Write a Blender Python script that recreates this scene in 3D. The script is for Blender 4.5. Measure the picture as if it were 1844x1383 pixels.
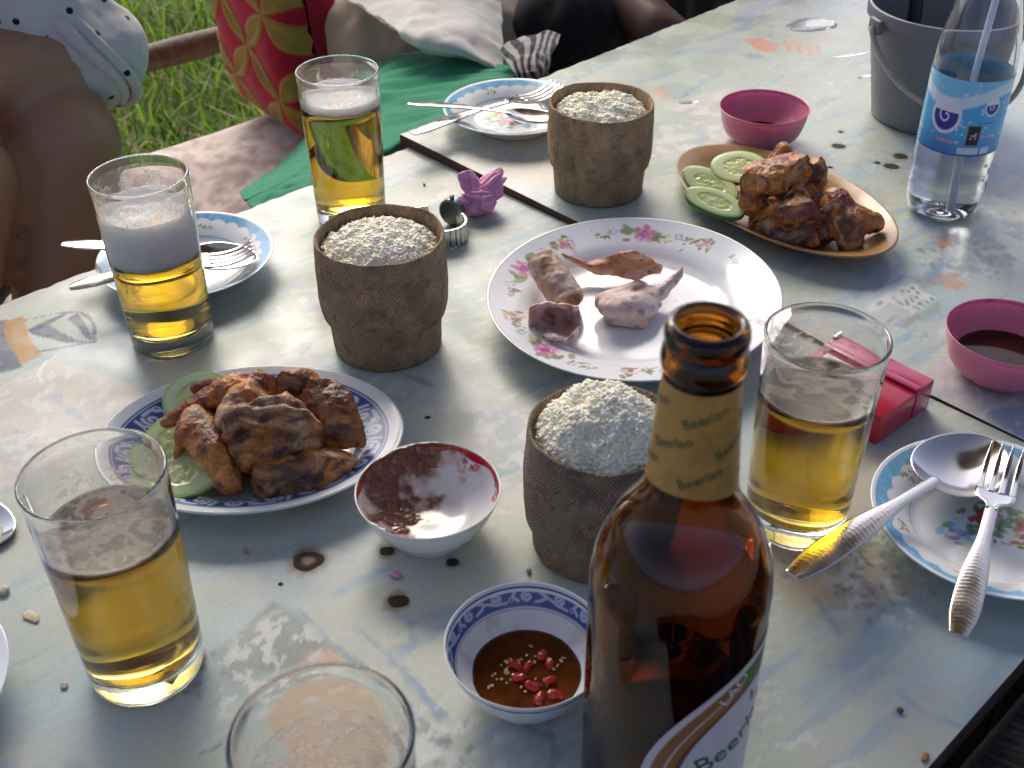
import bpy, bmesh, math, random
import numpy as np
from mathutils import Vector, Matrix, Euler

for _o in list(bpy.data.objects):
    bpy.data.objects.remove(_o, do_unlink=True)
SC = bpy.context.scene
COL = SC.collection
R = math.radians

# ------------------------------------------------------------------ camera
cd = bpy.data.cameras.new('camera')
cam = bpy.data.objects.new('camera', cd)
COL.objects.link(cam)
cam.location = (0, 0, 0.4854)
cam.rotation_mode = 'XYZ'
cam.rotation_euler = (Matrix.Rotation(R(90 - 36.4), 3, 'X') @ Matrix.Rotation(R(-0.62), 3, 'Z')).to_euler('XYZ')
cd.sensor_width = 36.0
cd.lens = 2073.0 / 1844.0 * 36.0
cd.clip_start = 0.02
cd.clip_end = 500
cd.dof.use_dof = True
cd.dof.focus_distance = 0.82
cd.dof.aperture_fstop = 16.0
SC.camera = cam

# ------------------------------------------------------------------ light
SUN_EL, SUN_AZ = 42.0, -15.0      # low bright sky behind the table, a little to the left
w = bpy.data.worlds.new('World')
SC.world = w
w.use_nodes = True
nt = w.node_tree
sky = nt.nodes.new('ShaderNodeTexSky')
sky.sky_type = 'NISHITA'
sky.sun_disc = False
sky.sun_elevation = R(SUN_EL)
sky.sun_rotation = R(SUN_AZ)
sky.air_density = 0.22
sky.dust_density = 2.6
sky.ozone_density = 1.0
nt.links.new(sky.outputs[0], nt.nodes['Background'].inputs[0])
nt.nodes['Background'].inputs[1].default_value = 0.15
sl = bpy.data.lights.new('sun', 'SUN')
sl.energy = 0.8
sl.angle = R(32)
sl.color = (1.0, 0.94, 0.76)
sun = bpy.data.objects.new('sun', sl)
COL.objects.link(sun)
_d = Vector((math.sin(R(SUN_AZ)) * math.cos(R(SUN_EL)), math.cos(R(SUN_AZ)) * math.cos(R(SUN_EL)), math.sin(R(SUN_EL))))
sun.rotation_euler = _d.to_track_quat('Z', 'Y').to_euler()
sun.location = _d * 20
SC.view_settings.view_transform = 'Standard'
SC.view_settings.look = 'None'
SC.view_settings.gamma = 1.0
SC.view_settings.exposure = 1.28
SC.render.engine = 'CYCLES'
SC.cycles.use_denoising = True
SC.cycles.max_bounces = 18
SC.cycles.transmission_bounces = 12
SC.cycles.glossy_bounces = 6
SC.cycles.diffuse_bounces = 8
SC.cycles.caustics_refractive = True
SC.cycles.caustics_reflective = False
SC.cycles.blur_glossy = 0.6
SC.cycles.sample_clamp_indirect = 20.0

# ------------------------------------------------------------------ helpers
rng = np.random.default_rng(7)
random.seed(7)

def lin(r, g, b):
    return tuple(((c / 255.0 + 0.055) / 1.055) ** 2.4 if c > 10 else c / 255.0 / 12.92 for c in (r, g, b))

def mesh_np(name, V, faces, mat=None, parent=None, smooth=True, col=None, sharp=None):
    V = np.asarray(V, float).reshape(-1, 3)
    if not isinstance(faces, (list, tuple)):
        faces = [faces]
    faces = [np.asarray(f, int) for f in faces if len(f)]
    idx = np.concatenate([f.ravel() for f in faces])
    tot = np.concatenate([np.full(len(f), f.shape[1]) for f in faces])
    start = np.concatenate([[0], np.cumsum(tot)[:-1]])
    me = bpy.data.meshes.new(name)
    me.vertices.add(len(V)); me.vertices.foreach_set('co', V.ravel())
    me.loops.add(len(idx)); me.loops.foreach_set('vertex_index', idx)
    me.polygons.add(len(tot)); me.polygons.foreach_set('loop_start', start)
    me.update(calc_edges=True)
    me.validate()
    me.polygons.foreach_set('use_smooth', np.full(len(me.polygons), bool(smooth)))
    if sharp is not None:
        me.set_sharp_from_angle(angle=R(sharp))
    if col is not None:
        setcol(me, col)
    if mat is not None:
        me.materials.append(mat)
    return obj(name, me, parent)

def setcol(me, col):
    c = np.ones((len(me.vertices), 4)); c[:, :3] = col
    at = me.attributes.new('Col', 'FLOAT_COLOR', 'POINT')
    at.data.foreach_set('color', c.ravel())

def obj(name, me, parent=None):
    o = bpy.data.objects.new(name, me)
    COL.objects.link(o)
    if parent is not None:
        o.parent = parent
    return o

def tag(o, label, cat, group=None):
    o['label'] = label; o['category'] = cat
    if group: o['group'] = group
    return o

def thing(name, label, cat, loc=(0, 0, 0), rotz=0.0, group=None):
    o = bpy.data.objects.new(name, None)
    o.empty_display_size = 0.02
    COL.objects.link(o)
    o.location = loc; o.rotation_euler = (0, 0, rotz)
    return tag(o, label, cat, group)

def dup(root, label, loc=None, rotz=None):
    r = root.copy(); COL.objects.link(r); r['label'] = label
    if loc is not None: r.location = loc
    if rotz is not None: r.rotation_euler = (0, 0, rotz)
    for ch in list(root.children):
        c = ch.copy(); COL.objects.link(c); c.parent = r
        for g in list(ch.children):
            k = g.copy(); COL.objects.link(k); k.parent = c
    return r

def struct(o):
    o['kind'] = 'structure'; return o

def catmull(pts, n):
    P = np.asarray(pts, float)
    P = np.vstack([2 * P[0] - P[1], P, 2 * P[-1] - P[-2]])
    m = len(P) - 3
    t = np.linspace(0, m, n); i = np.minimum(t.astype(int), m - 1); f = (t - i)[:, None]
    a, b, c, d = P[i], P[i + 1], P[i + 2], P[i + 3]
    return 0.5 * (2 * b + (c - a) * f + (2 * a - 5 * b + 4 * c - d) * f ** 2 + (3 * b - a - 3 * c + d) * f ** 3)

def gridfaces(nu, nv, wrap=False):
    i = np.arange(nu - 1)[:, None]; j = np.arange(nv if wrap else nv - 1)[None, :]
    j2 = (j + 1) % nv
    return np.stack([i * nv + j, i * nv + j2, (i + 1) * nv + j2, (i + 1) * nv + j], -1).reshape(-1, 4)

def lathe(prof, n=96):
    """closed or open profile of (r, z) -> verts, quads; rows are rings"""
    P = np.asarray(prof, float); th = np.linspace(0, 2 * np.pi, n, endpoint=False)
    r = np.maximum(P[:, 0], 2e-5)[:, None]
    V = np.stack([r * np.cos(th), r * np.sin(th), np.repeat(P[:, 1][:, None], n, 1)], -1)
    return V.reshape(-1, 3), gridfaces(len(P), n, True)[:, ::-1]

def loft(rows, nu, nv):
    A = np.stack([catmull(r, nv) for r in rows])
    return np.stack([catmull(A[:, j], nu) for j in range(nv)], 1)

def gnormals(G, wrap=False):
    du = np.gradient(G, axis=0); dv = np.gradient(G, axis=1)
    n = np.cross(du, dv); return n / (np.linalg.norm(n, axis=-1, keepdims=True) + 1e-12)

def thicken(G, t):
    """closed shell from an open grid (nu,nv,3)"""
    nu, nv = G.shape[:2]; N = gnormals(G)
    if np.ndim(t): t = t[..., None]
    A = (G + N * t * 0.5).reshape(-1, 3); B = (G - N * t * 0.5).reshape(-1, 3)
    f = gridfaces(nu, nv); k = nu * nv
    bd = np.concatenate([np.arange(nv - 1), np.arange(nu - 1) * nv + nv - 1, (nu - 1) * nv + np.arange(nv - 1, 0, -1), np.arange(nu - 1, 0, -1) * nv])
    b2 = np.roll(bd, -1)
    side = np.stack([bd, b2, b2 + k, bd + k], -1)
    return np.vstack([A, B]), np.vstack([f[:, ::-1], f + k, side])

def _hash(i, seed):
    h = (i[..., 0] * 374761393 + i[..., 1] * 668265263 + i[..., 2] * 1274126177 + seed * 974634777) & 0xFFFFFFFF
    h = ((h ^ (h >> 13)) * 1274126177) & 0xFFFFFFFF
    return ((h ^ (h >> 16)) & 0xFFFF) / 65535.0

def vn(P, scale, seed=0):
    P = np.asarray(P, float)
    if P.shape[-1] == 2: P = np.concatenate([P, np.zeros(P.shape[:-1] + (1,))], -1)
    Q = P * scale; i = np.floor(Q).astype(np.int64); f = Q - i; f = f * f * (3 - 2 * f); out = 0
    for dx in (0, 1):
        for dy in (0, 1):
            for dz in (0, 1):
                wt = (f[..., 0] if dx else 1 - f[..., 0]) * (f[..., 1] if dy else 1 - f[..., 1]) * (f[..., 2] if dz else 1 - f[..., 2])
                out = out + wt * _hash(i + np.array([dx, dy, dz]), seed)
    return out

def fbm(P, scale, seed=0, oct=3):
    a = 0; s = 0
    for k in range(oct):
        a = a + vn(P, scale * 2 ** k, seed + k) * 0.5 ** k; s += 0.5 ** k
    return a / s

def sstep(a, b, x):
    t = np.clip((x - a) / (b - a), 0, 1); return t * t * (3 - 2 * t)

def mixc(c, m, rgb):
    return c * (1 - m[..., None]) + np.asarray(rgb) * m[..., None]

def dpoly(P, pts, closed=False):
    """distance from points (n,2) to a polyline"""
    pts = np.asarray(pts, float)
    if closed: pts = np.vstack([pts, pts[:1]])
    best = np.full(P.shape[:-1], 1e9)
    for a, b in zip(pts[:-1], pts[1:]):
        ab = b - a; t = np.clip(((P - a) @ ab) / (ab @ ab + 1e-18), 0, 1)
        best = np.minimum(best, np.linalg.norm(P - a - t[..., None] * ab, axis=-1))
    return best

def inpoly(P, pts):
    pts = np.asarray(pts, float); x, y = P[..., 0], P[..., 1]; c = np.zeros(x.shape, bool)
    for a, b in zip(pts, np.roll(pts, -1, 0)):
        k = ((a[1] > y) != (b[1] > y)) & (x < (b[0] - a[0]) * (y - a[1]) / (b[1] - a[1] + 1e-18) + a[0])
        c ^= k
    return c

def polymask(P, pts, soft=0.001):
    d = dpoly(P, pts, True); return sstep(-soft, soft, np.where(inpoly(P, pts), d, -d))

# ------------------------------------------------------------------ materials
def pm(name, color=(0.8, 0.8, 0.8), rough=0.5, metal=0.0, trans=0.0, ior=1.5, coat=0.0, sss=0.0, sssr=(0.01, 0.006, 0.004), spec=0.5,
       attr=False, bump=None, mottle=None, rmottle=None, sheen=0.0):
    m = bpy.data.materials.new(name); m.use_nodes = True
    t = m.node_tree; b = t.nodes['Principled BSDF']; L = t.links
    b.inputs['Base Color'].default_value = (*color, 1); b.inputs['Roughness'].default_value = rough
    b.inputs['Metallic'].default_value = metal; b.inputs['IOR'].default_value = ior
    b.inputs['Transmission Weight'].default_value = trans; b.inputs['Coat Weight'].default_value = coat
    b.inputs['Coat Roughness'].default_value = 0.15
    b.inputs['Specular IOR Level'].default_value = spec
    b.inputs['Sheen Weight'].default_value = sheen
    if sss:
        b.inputs['Subsurface Weight'].default_value = sss; b.inputs['Subsurface Radius'].default_value = sssr
        b.inputs['Subsurface Scale'].default_value = 1.0
    tc = t.nodes.new('ShaderNodeTexCoord')
    src = None
    if attr:
        a = t.nodes.new('ShaderNodeAttribute'); a.attribute_name = 'Col'; src = a.outputs['Color']
    if mottle:                       # (scale, amount) brightness variation
        n = t.nodes.new('ShaderNodeTexNoise'); n.inputs['Scale'].default_value = mottle[0]; n.inputs['Detail'].default_value = 6
        n.inputs['Roughness'].default_value = 0.65
        L.new(tc.outputs['Object'], n.inputs['Vector'])
        mr = t.nodes.new('ShaderNodeMapRange'); mr.inputs[1].default_value = 0.3; mr.inputs[2].default_value = 0.7
        mr.inputs[3].default_value = 1 - mottle[1]; mr.inputs[4].default_value = 1 + mottle[1]
        L.new(n.outputs['Fac'], mr.inputs[0])
        mx = t.nodes.new('ShaderNodeVectorMath'); mx.operation = 'SCALE'
        if src is not None: L.new(src, mx.inputs[0])
        else: mx.inputs[0].default_value = color
        L.new(mr.outputs[0], mx.inputs['Scale']); src = mx.outputs[0]
    if src is not None: L.new(src, b.inputs['Base Color'])
    if rmottle:
        n = t.nodes.new('ShaderNodeTexNoise'); n.inputs['Scale'].default_value = rmottle[0]; n.inputs['Detail'].default_value = 4
        L.new(tc.outputs['Object'], n.inputs['Vector'])
        mr = t.nodes.new('ShaderNodeMapRange'); mr.inputs[1].default_value = 0.3; mr.inputs[2].default_value = 0.7
        mr.inputs[3].default_value = rmottle[1]; mr.inputs[4].default_value = rmottle[2]
        L.new(n.outputs['Fac'], mr.inputs[0]); L.new(mr.outputs[0], b.inputs['Roughness'])
    if bump:                         # (scale, strength, distance)
        n = t.nodes.new('ShaderNodeTexNoise'); n.inputs['Scale'].default_value = bump[0]; n.inputs['Detail'].default_value = 5
        L.new(tc.outputs['Object'], n.inputs['Vector'])
        bp = t.nodes.new('ShaderNodeBump'); bp.inputs['Strength'].default_value = bump[1]; bp.inputs['Distance'].default_value = bump[2]
        L.new(n.outputs['Fac'], bp.inputs['Height']); L.new(bp.outputs[0], b.inputs['Normal'])
    return m

def liquid(name, absorb, density, ior=1.333):
    m = pm(name, (1, 1, 1), 0.0, trans=1.0, ior=ior)
    t = m.node_tree; v = t.nodes.new('ShaderNodeVolumeAbsorption')
    v.inputs['Color'].default_value = (*absorb, 1); v.inputs['Density'].default_value = density
    t.links.new(v.outputs[0], t.nodes['Material Output'].inputs['Volume'])
    return m

M = {}
M['glass'] = pm('clear_glass', (0.97, 0.985, 0.97), 0.0, trans=1.0, ior=1.5)
M['beer'] = liquid('beer', (0.915, 0.78, 0.02), 64.0)
def see_through(m, color, fac):
    t = m.node_tree; tr = t.nodes.new('ShaderNodeBsdfTranslucent'); tr.inputs['Color'].default_value = (*color, 1); mx = t.nodes.new('ShaderNodeMixShader'); mx.inputs[0].default_value = fac
    t.links.new(t.nodes['Principled BSDF'].outputs[0], mx.inputs[1]); t.links.new(tr.outputs[0], mx.inputs[2]); t.links.new(mx.outputs[0], t.nodes['Material Output'].inputs['Surface']); return m
M['foam'] = pm('foam', (0.98, 0.97, 0.93), 0.6, sss=1.0, sssr=(0.020, 0.018, 0.015), bump=(600, 0.8, 0.0016), mottle=(110, 0.05))
M['film'] = see_through(pm('foam_film', (0.95, 0.85, 0.73), 0.5, mottle=(200, 0.05)), (0.95, 0.82, 0.68), 0.5)
def fade(m):                                              # how much of the surface the bubbles cover
    t = m.node_tree; at = t.nodes.new('ShaderNodeAttribute'); at.attribute_name = 'Cover'; tp = t.nodes.new('ShaderNodeBsdfTransparent'); mx = t.nodes.new('ShaderNodeMixShader')
    last = t.nodes['Material Output'].inputs['Surface'].links[0].from_socket
    t.links.new(at.outputs['Fac'], mx.inputs[0]); t.links.new(tp.outputs[0], mx.inputs[1]); t.links.new(last, mx.inputs[2]); t.links.new(mx.outputs[0], t.nodes['Material Output'].inputs['Surface'])
fade(M['film'])
def setcover(o, a):
    at = o.data.attributes.new('Cover', 'FLOAT', 'POINT'); at.data.foreach_set('value', np.clip(a, 0, 1).ravel()); return o
M['steel'] = pm('steel', (0.62, 0.60, 0.57), 0.22, metal=1.0, rmottle=(60, 0.12, 0.26))
M['ceramic'] = pm('glazed_ceramic', rough=0.12, attr=True, mottle=(30, 0.03), rmottle=(40, 0.08, 0.22))
M['wood'] = pm('weathered_wood', (0.10, 0.065, 0.04), 0.7, mottle=(40, 0.5), bump=(120, 0.5, 0.003))
M['board_edge'] = pm('board_edge', (0.075, 0.042, 0.022), 0.75, mottle=(60, 0.4))

def voxel(specs, vox, smooth=4, sub=12):
    """one continuous surface around tapered capsules / ellipsoids; returns verts, faces(list)"""
    Vs, Fs, k = [], [], 0
    for sp in specs:
        if sp[0] == 'c':
            p0, r0, p1, r1 = np.array(sp[1], float), sp[2], np.array(sp[3], float), sp[4]
            ax = p1 - p0; Ln = np.linalg.norm(ax) + 1e-9; ax /= Ln
            u = np.cross(ax, [0.3, 0.5, 0.81]); u /= np.linalg.norm(u); v = np.cross(ax, u)
            pr = [(r0 * math.sin(a), -r0 * math.cos(a)) for a in np.linspace(0, np.pi / 2, 6)]
            pr += [(r1 * math.sin(a), Ln + -r1 * math.cos(a)) for a in np.linspace(np.pi / 2, np.pi, 6)]
            V, F = lathe(pr, 16)
            W = p0 + V[:, :1] * u + V[:, 1:2] * v + V[:, 2:3] * ax
        else:                        # ('e', centre, radii, euler deg)
            pr = [(math.sin(a), -math.cos(a)) for a in np.linspace(0, np.pi, 14)]
            V, F = lathe(pr, 24)
            Rm = np.array(Euler([R(a) for a in sp[3]]).to_matrix())
            W = (V * np.array(sp[2])) @ Rm.T + np.array(sp[1])
        Vs.append(W); Fs.append(F + k); k += len(W)
    me = bpy.data.meshes.new('tmp')
    me.from_pydata(np.vstack(Vs).tolist(), [], np.vstack(Fs).tolist()); me.update()
    o = bpy.data.objects.new('tmp', me); COL.objects.link(o)
    md = o.modifiers.new('r', 'REMESH'); md.mode = 'VOXEL'; md.voxel_size = vox
    if smooth:
        ms = o.modifiers.new('s', 'SMOOTH'); ms.iterations = smooth; ms.factor = 0.5
    dg = bpy.context.evaluated_depsgraph_get()
    m2 = bpy.data.meshes.new_from_object(o.evaluated_get(dg))
    bpy.data.objects.remove(o, do_unlink=True); bpy.data.meshes.remove(me)
    V = np.zeros(len(m2.vertices) * 3); m2.vertices.foreach_get('co', V); V = V.reshape(-1, 3)
    N = np.zeros(len(m2.vertices) * 3); m2.vertex_normals.foreach_get('vector', N); N = N.reshape(-1, 3)
    q, t3 = [], []
    for p in m2.polygons:
        (q if len(p.vertices) == 4 else t3).append(tuple(p.vertices))
    bpy.data.meshes.remove(m2)
    return V, N, [np.array(f) for f in (q, t3) if f]

def text_pts(s, size):
    cu = bpy.data.curves.new('t', 'FONT'); cu.body = s; cu.size = size; cu.align_x = 'CENTER'; cu.resolution_u = 3
    o = bpy.data.objects.new('t', cu); COL.objects.link(o)
    dg = bpy.context.evaluated_depsgraph_get()
    me = bpy.data.meshes.new_from_object(o.evaluated_get(dg))
    bpy.data.objects.remove(o, do_unlink=True)
    return me

def tube(pts, rad, n=12, cap=True):
    P = np.asarray(pts, float); m = len(P)
    rad = np.full(m, rad) if np.ndim(rad) == 0 else np.asarray(rad, float)
    T = np.gradient(P, axis=0); T /= np.linalg.norm(T, axis=1, keepdims=True) + 1e-12
    u = np.cross(T[0], [0.31, 0.52, 0.79]); u /= np.linalg.norm(u); V = []
    for i in range(m):
        u = u - T[i] * (u @ T[i]); u /= np.linalg.norm(u); v = np.cross(T[i], u)
        th = np.linspace(0, 2 * np.pi, n, endpoint=False)
        V.append(P[i] + rad[i] * (np.cos(th)[:, None] * u + np.sin(th)[:, None] * v))
    F = [gridfaces(m, n, True)]
    V = np.vstack(V)
    if cap:
        F.append(np.array([list(range(n))[::-1]])); F.append(np.array([[(m - 1) * n + k for k in range(n)]]))
    return V, F

def box(cx, cy, cz, sx, sy, sz, bev=0.0, seg=2):
    bm = bmesh.new(); bmesh.ops.create_cube(bm, size=1)
    for v in bm.verts: v.co = Vector((cx + v.co.x * sx, cy + v.co.y * sy, cz + v.co.z * sz))
    if bev: bmesh.ops.bevel(bm, geom=bm.edges[:], offset=bev, segments=seg, profile=0.5, affect='EDGES')
    return bm

def bmobj(name, bm, mat, parent=None, smooth=False):
    me = bpy.data.meshes.new(name); bm.to_mesh(me); bm.free()
    me.polygons.foreach_set('use_smooth', np.full(len(me.polygons), smooth))
    if smooth: me.set_sharp_from_angle(angle=R(40))
    me.materials.append(mat)
    return obj(name, me, parent)

# ------------------------------------------------------------------ ground, grass, platform
E1 = np.array([0.7295, 0.6840]); E2 = np.array([0.6840, -0.7295]); OC = np.array([-0.100, 1.054])
def W2(s, t):
    return OC + np.multiply.outer(np.asarray(s, float), E1) + np.multiply.outer(np.asarray(t, float), E2)
def W3(s, t, z):
    q = W2(s, t); return (float(q[0]), float(q[1]), float(z))

M['soil'] = pm('soil', (0.30, 0.24, 0.15), 0.95, mottle=(3, 0.4), bump=(20, 0.6, 0.05))  # tone raised so the open ground bounces light back to the table
GZ = -0.95
n = 90
gx, gy = np.meshgrid(np.sign(np.linspace(-1, 1, n)) * np.abs(np.linspace(-1, 1, n)) ** 2.6 * 140, np.sign(np.linspace(-1, 1, n)) * np.abs(np.linspace(-1, 1, n)) ** 2.6 * 140, indexing='ij')
gz = GZ + (fbm(np.stack([gx, gy], -1), 0.35, 3) - 0.5) * 0.12
struct(mesh_np('ground', np.stack([gx, gy, gz], -1).reshape(-1, 3), gridfaces(n, n), M['soil']))

def make_grass():
    N = 26000
    # patch of meadow beyond the rail, in table axes
    s = rng.uniform(-1.6, 2.6, N); t = -1.05 - rng.uniform(0, 1, N) ** 1.5 * 3.4
    q = W2(s, t); k = vn(q, 2.2, 4)
    h = rng.uniform(0.14, 0.34, N) * (0.65 + 0.7 * k); wd = rng.uniform(0.0025, 0.006, N)
    a = rng.uniform(0, 2 * np.pi, N); lean = rng.uniform(0.2, 1.0, N) * h
    d = np.stack([np.cos(a), np.sin(a)], -1); sd = np.stack([-np.sin(a), np.cos(a)], -1)
    z0 = np.full(N, GZ - 0.03)
    V = np.zeros((N, 7, 3)); fr = [0, 0.4, 0.75, 1.0]
    for i, f in enumerate(fr):
        c = q + d * (lean * f ** 2.0)[:, None]; zz = z0 + h * (f - 0.28 * f * f * (lean / h))
        if i < 3:
            ww = (wd * (1 - 0.35 * f))[:, None]
            V[:, 2 * i, :2] = c - sd * ww; V[:, 2 * i + 1, :2] = c + sd * ww
            V[:, 2 * i, 2] = zz; V[:, 2 * i + 1, 2] = zz
        else:
            V[:, 6, :2] = c; V[:, 6, 2] = zz
    b = np.arange(N)[:, None] * 7
    Fq = np.concatenate([b + np.array([[0, 1, 3, 2]]), b + np.array([[2, 3, 5, 4]])]); Ft = b + np.array([[4, 5, 6]])
    base = np.array([0.20, 0.34, 0.034]); dry = np.array([0.36, 0.34, 0.13]); dk = np.array([0.05, 0.11, 0.015])
    u = rng.uniform(0, 1, N)[:, None]; c = base * (0.6 + 0.9 * u); c = np.where(rng.uniform(0, 1, N)[:, None] < 0.14, dry, c)
    c = np.where(rng.uniform(0, 1, N)[:, None] < 0.2, dk, c)
    m = pm('grass_blade', rough=0.5, attr=True)
    t_ = m.node_tree; tr = t_.nodes.new('ShaderNodeBsdfTranslucent'); ad = t_.nodes.new('ShaderNodeMixShader'); ad.inputs[0].default_value = 0.45
    at = [x for x in t_.nodes if x.type == 'ATTRIBUTE'][0]
    t_.links.new(at.outputs['Color'], tr.inputs['Color']); t_.links.new(t_.nodes['Principled BSDF'].outputs[0], ad.inputs[1])
    t_.links.new(tr.outputs[0], ad.inputs[2]); t_.links.new(ad.outputs[0], t_.nodes['Material Output'].inputs['Surface'])
    o = mesh_np('grass', V.reshape(-1, 3), [Fq, Ft], m, smooth=False, col=np.repeat(c, 7, 0))
    o['kind'] = 'stuff'; tag(o, 'long green meadow grass growing beyond the wooden rail', 'grass')
make_grass()

M['planks'] = pm('floor_mat', (0.48, 0.40, 0.28), 0.75, mottle=(8, 0.35), bump=(60, 0.3, 0.003))  # unseen floor made pale to bounce light up onto the dark fronts
FZ = -0.365
pf = thing('platform_floor', 'x', 'x'); del pf['label']; del pf['category']; struct(pf)
fl = np.array([W3(-1.6, -0.86, FZ), W3(2.2, -0.86, FZ), W3(2.2, 1.9, FZ), W3(-1.6, 1.9, FZ)])
lo = fl.copy(); lo[:, 2] -= 0.05
mesh_np('floor_deck', np.vstack([fl, lo]), np.array([[3, 2, 1, 0], [4, 5, 6, 7], [0, 1, 5, 4], [1, 2, 6, 5], [2, 3, 7, 6], [3, 0, 4, 7]]), M['planks'], pf, smooth=False)

# thatch and rafters inferred overhead, added out of view and sized for dark reflections
M['thatch'] = pm('thatch', (0.16, 0.105, 0.055), 0.95, mottle=(9, 0.4), bump=(40, 0.8, 0.03))
RZ = 1.95
rc = np.array([[-1.5, 0.85, RZ], [1.5, 0.85, RZ], [1.5, 2.4, RZ - 0.08], [-1.5, 2.4, RZ - 0.08]]); rt = rc + np.array([0, 0, 0.16])
rf = thing('unseen_roof', 'x', 'x'); del rf['label']; del rf['category']; struct(rf)
mesh_np('thatch', np.vstack([rc, rt]), np.array([[3, 2, 1, 0], [4, 5, 6, 7], [0, 1, 5, 4], [1, 2, 6, 5], [2, 3, 7, 6], [3, 0, 4, 7]]), M['thatch'], rf, smooth=False)
for x_ in np.linspace(-1.3, 1.3, 5):
    mesh_np('rafter', *tube([(x_, 0.9, RZ - 0.05), (x_, 2.35, RZ - 0.12)], 0.04, 10), M['wood'], rf)
# wooden rail along the platform edge, on two posts
rail = thing('wooden_rail', 'weathered round wooden rail between red cushion and polka dot sleeve', 'rail', W3(0.2, -0.93, 0))
rp = np.array([W3(x, -0.93, -0.205) for x in np.linspace(-0.9, 2.0, 60)]) - np.array(W3(0.2, -0.93, 0))
rp[:, 2] += (vn(np.c_[np.linspace(0, 9, 60), np.zeros(60)], 1.0, 5) - 0.5) * 0.014
mesh_np('log', *tube(rp, 0.0225 + 0.004 * (vn(np.c_[np.linspace(0, 20, 60), np.ones(60)], 1, 8) - 0.5), 20), M['wood'], rail)
for x in (-0.85, 1.9):
    p0 = np.array(W3(x, -0.965, 0)) - np.array(W3(0.2, -0.93, 0))
    mesh_np('post', *tube([p0 + (0, 0, -1.0), p0 + (0, 0, -0.5), p0 + (0, 0, -0.14)], 0.03, 14), M['wood'], rail)

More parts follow.
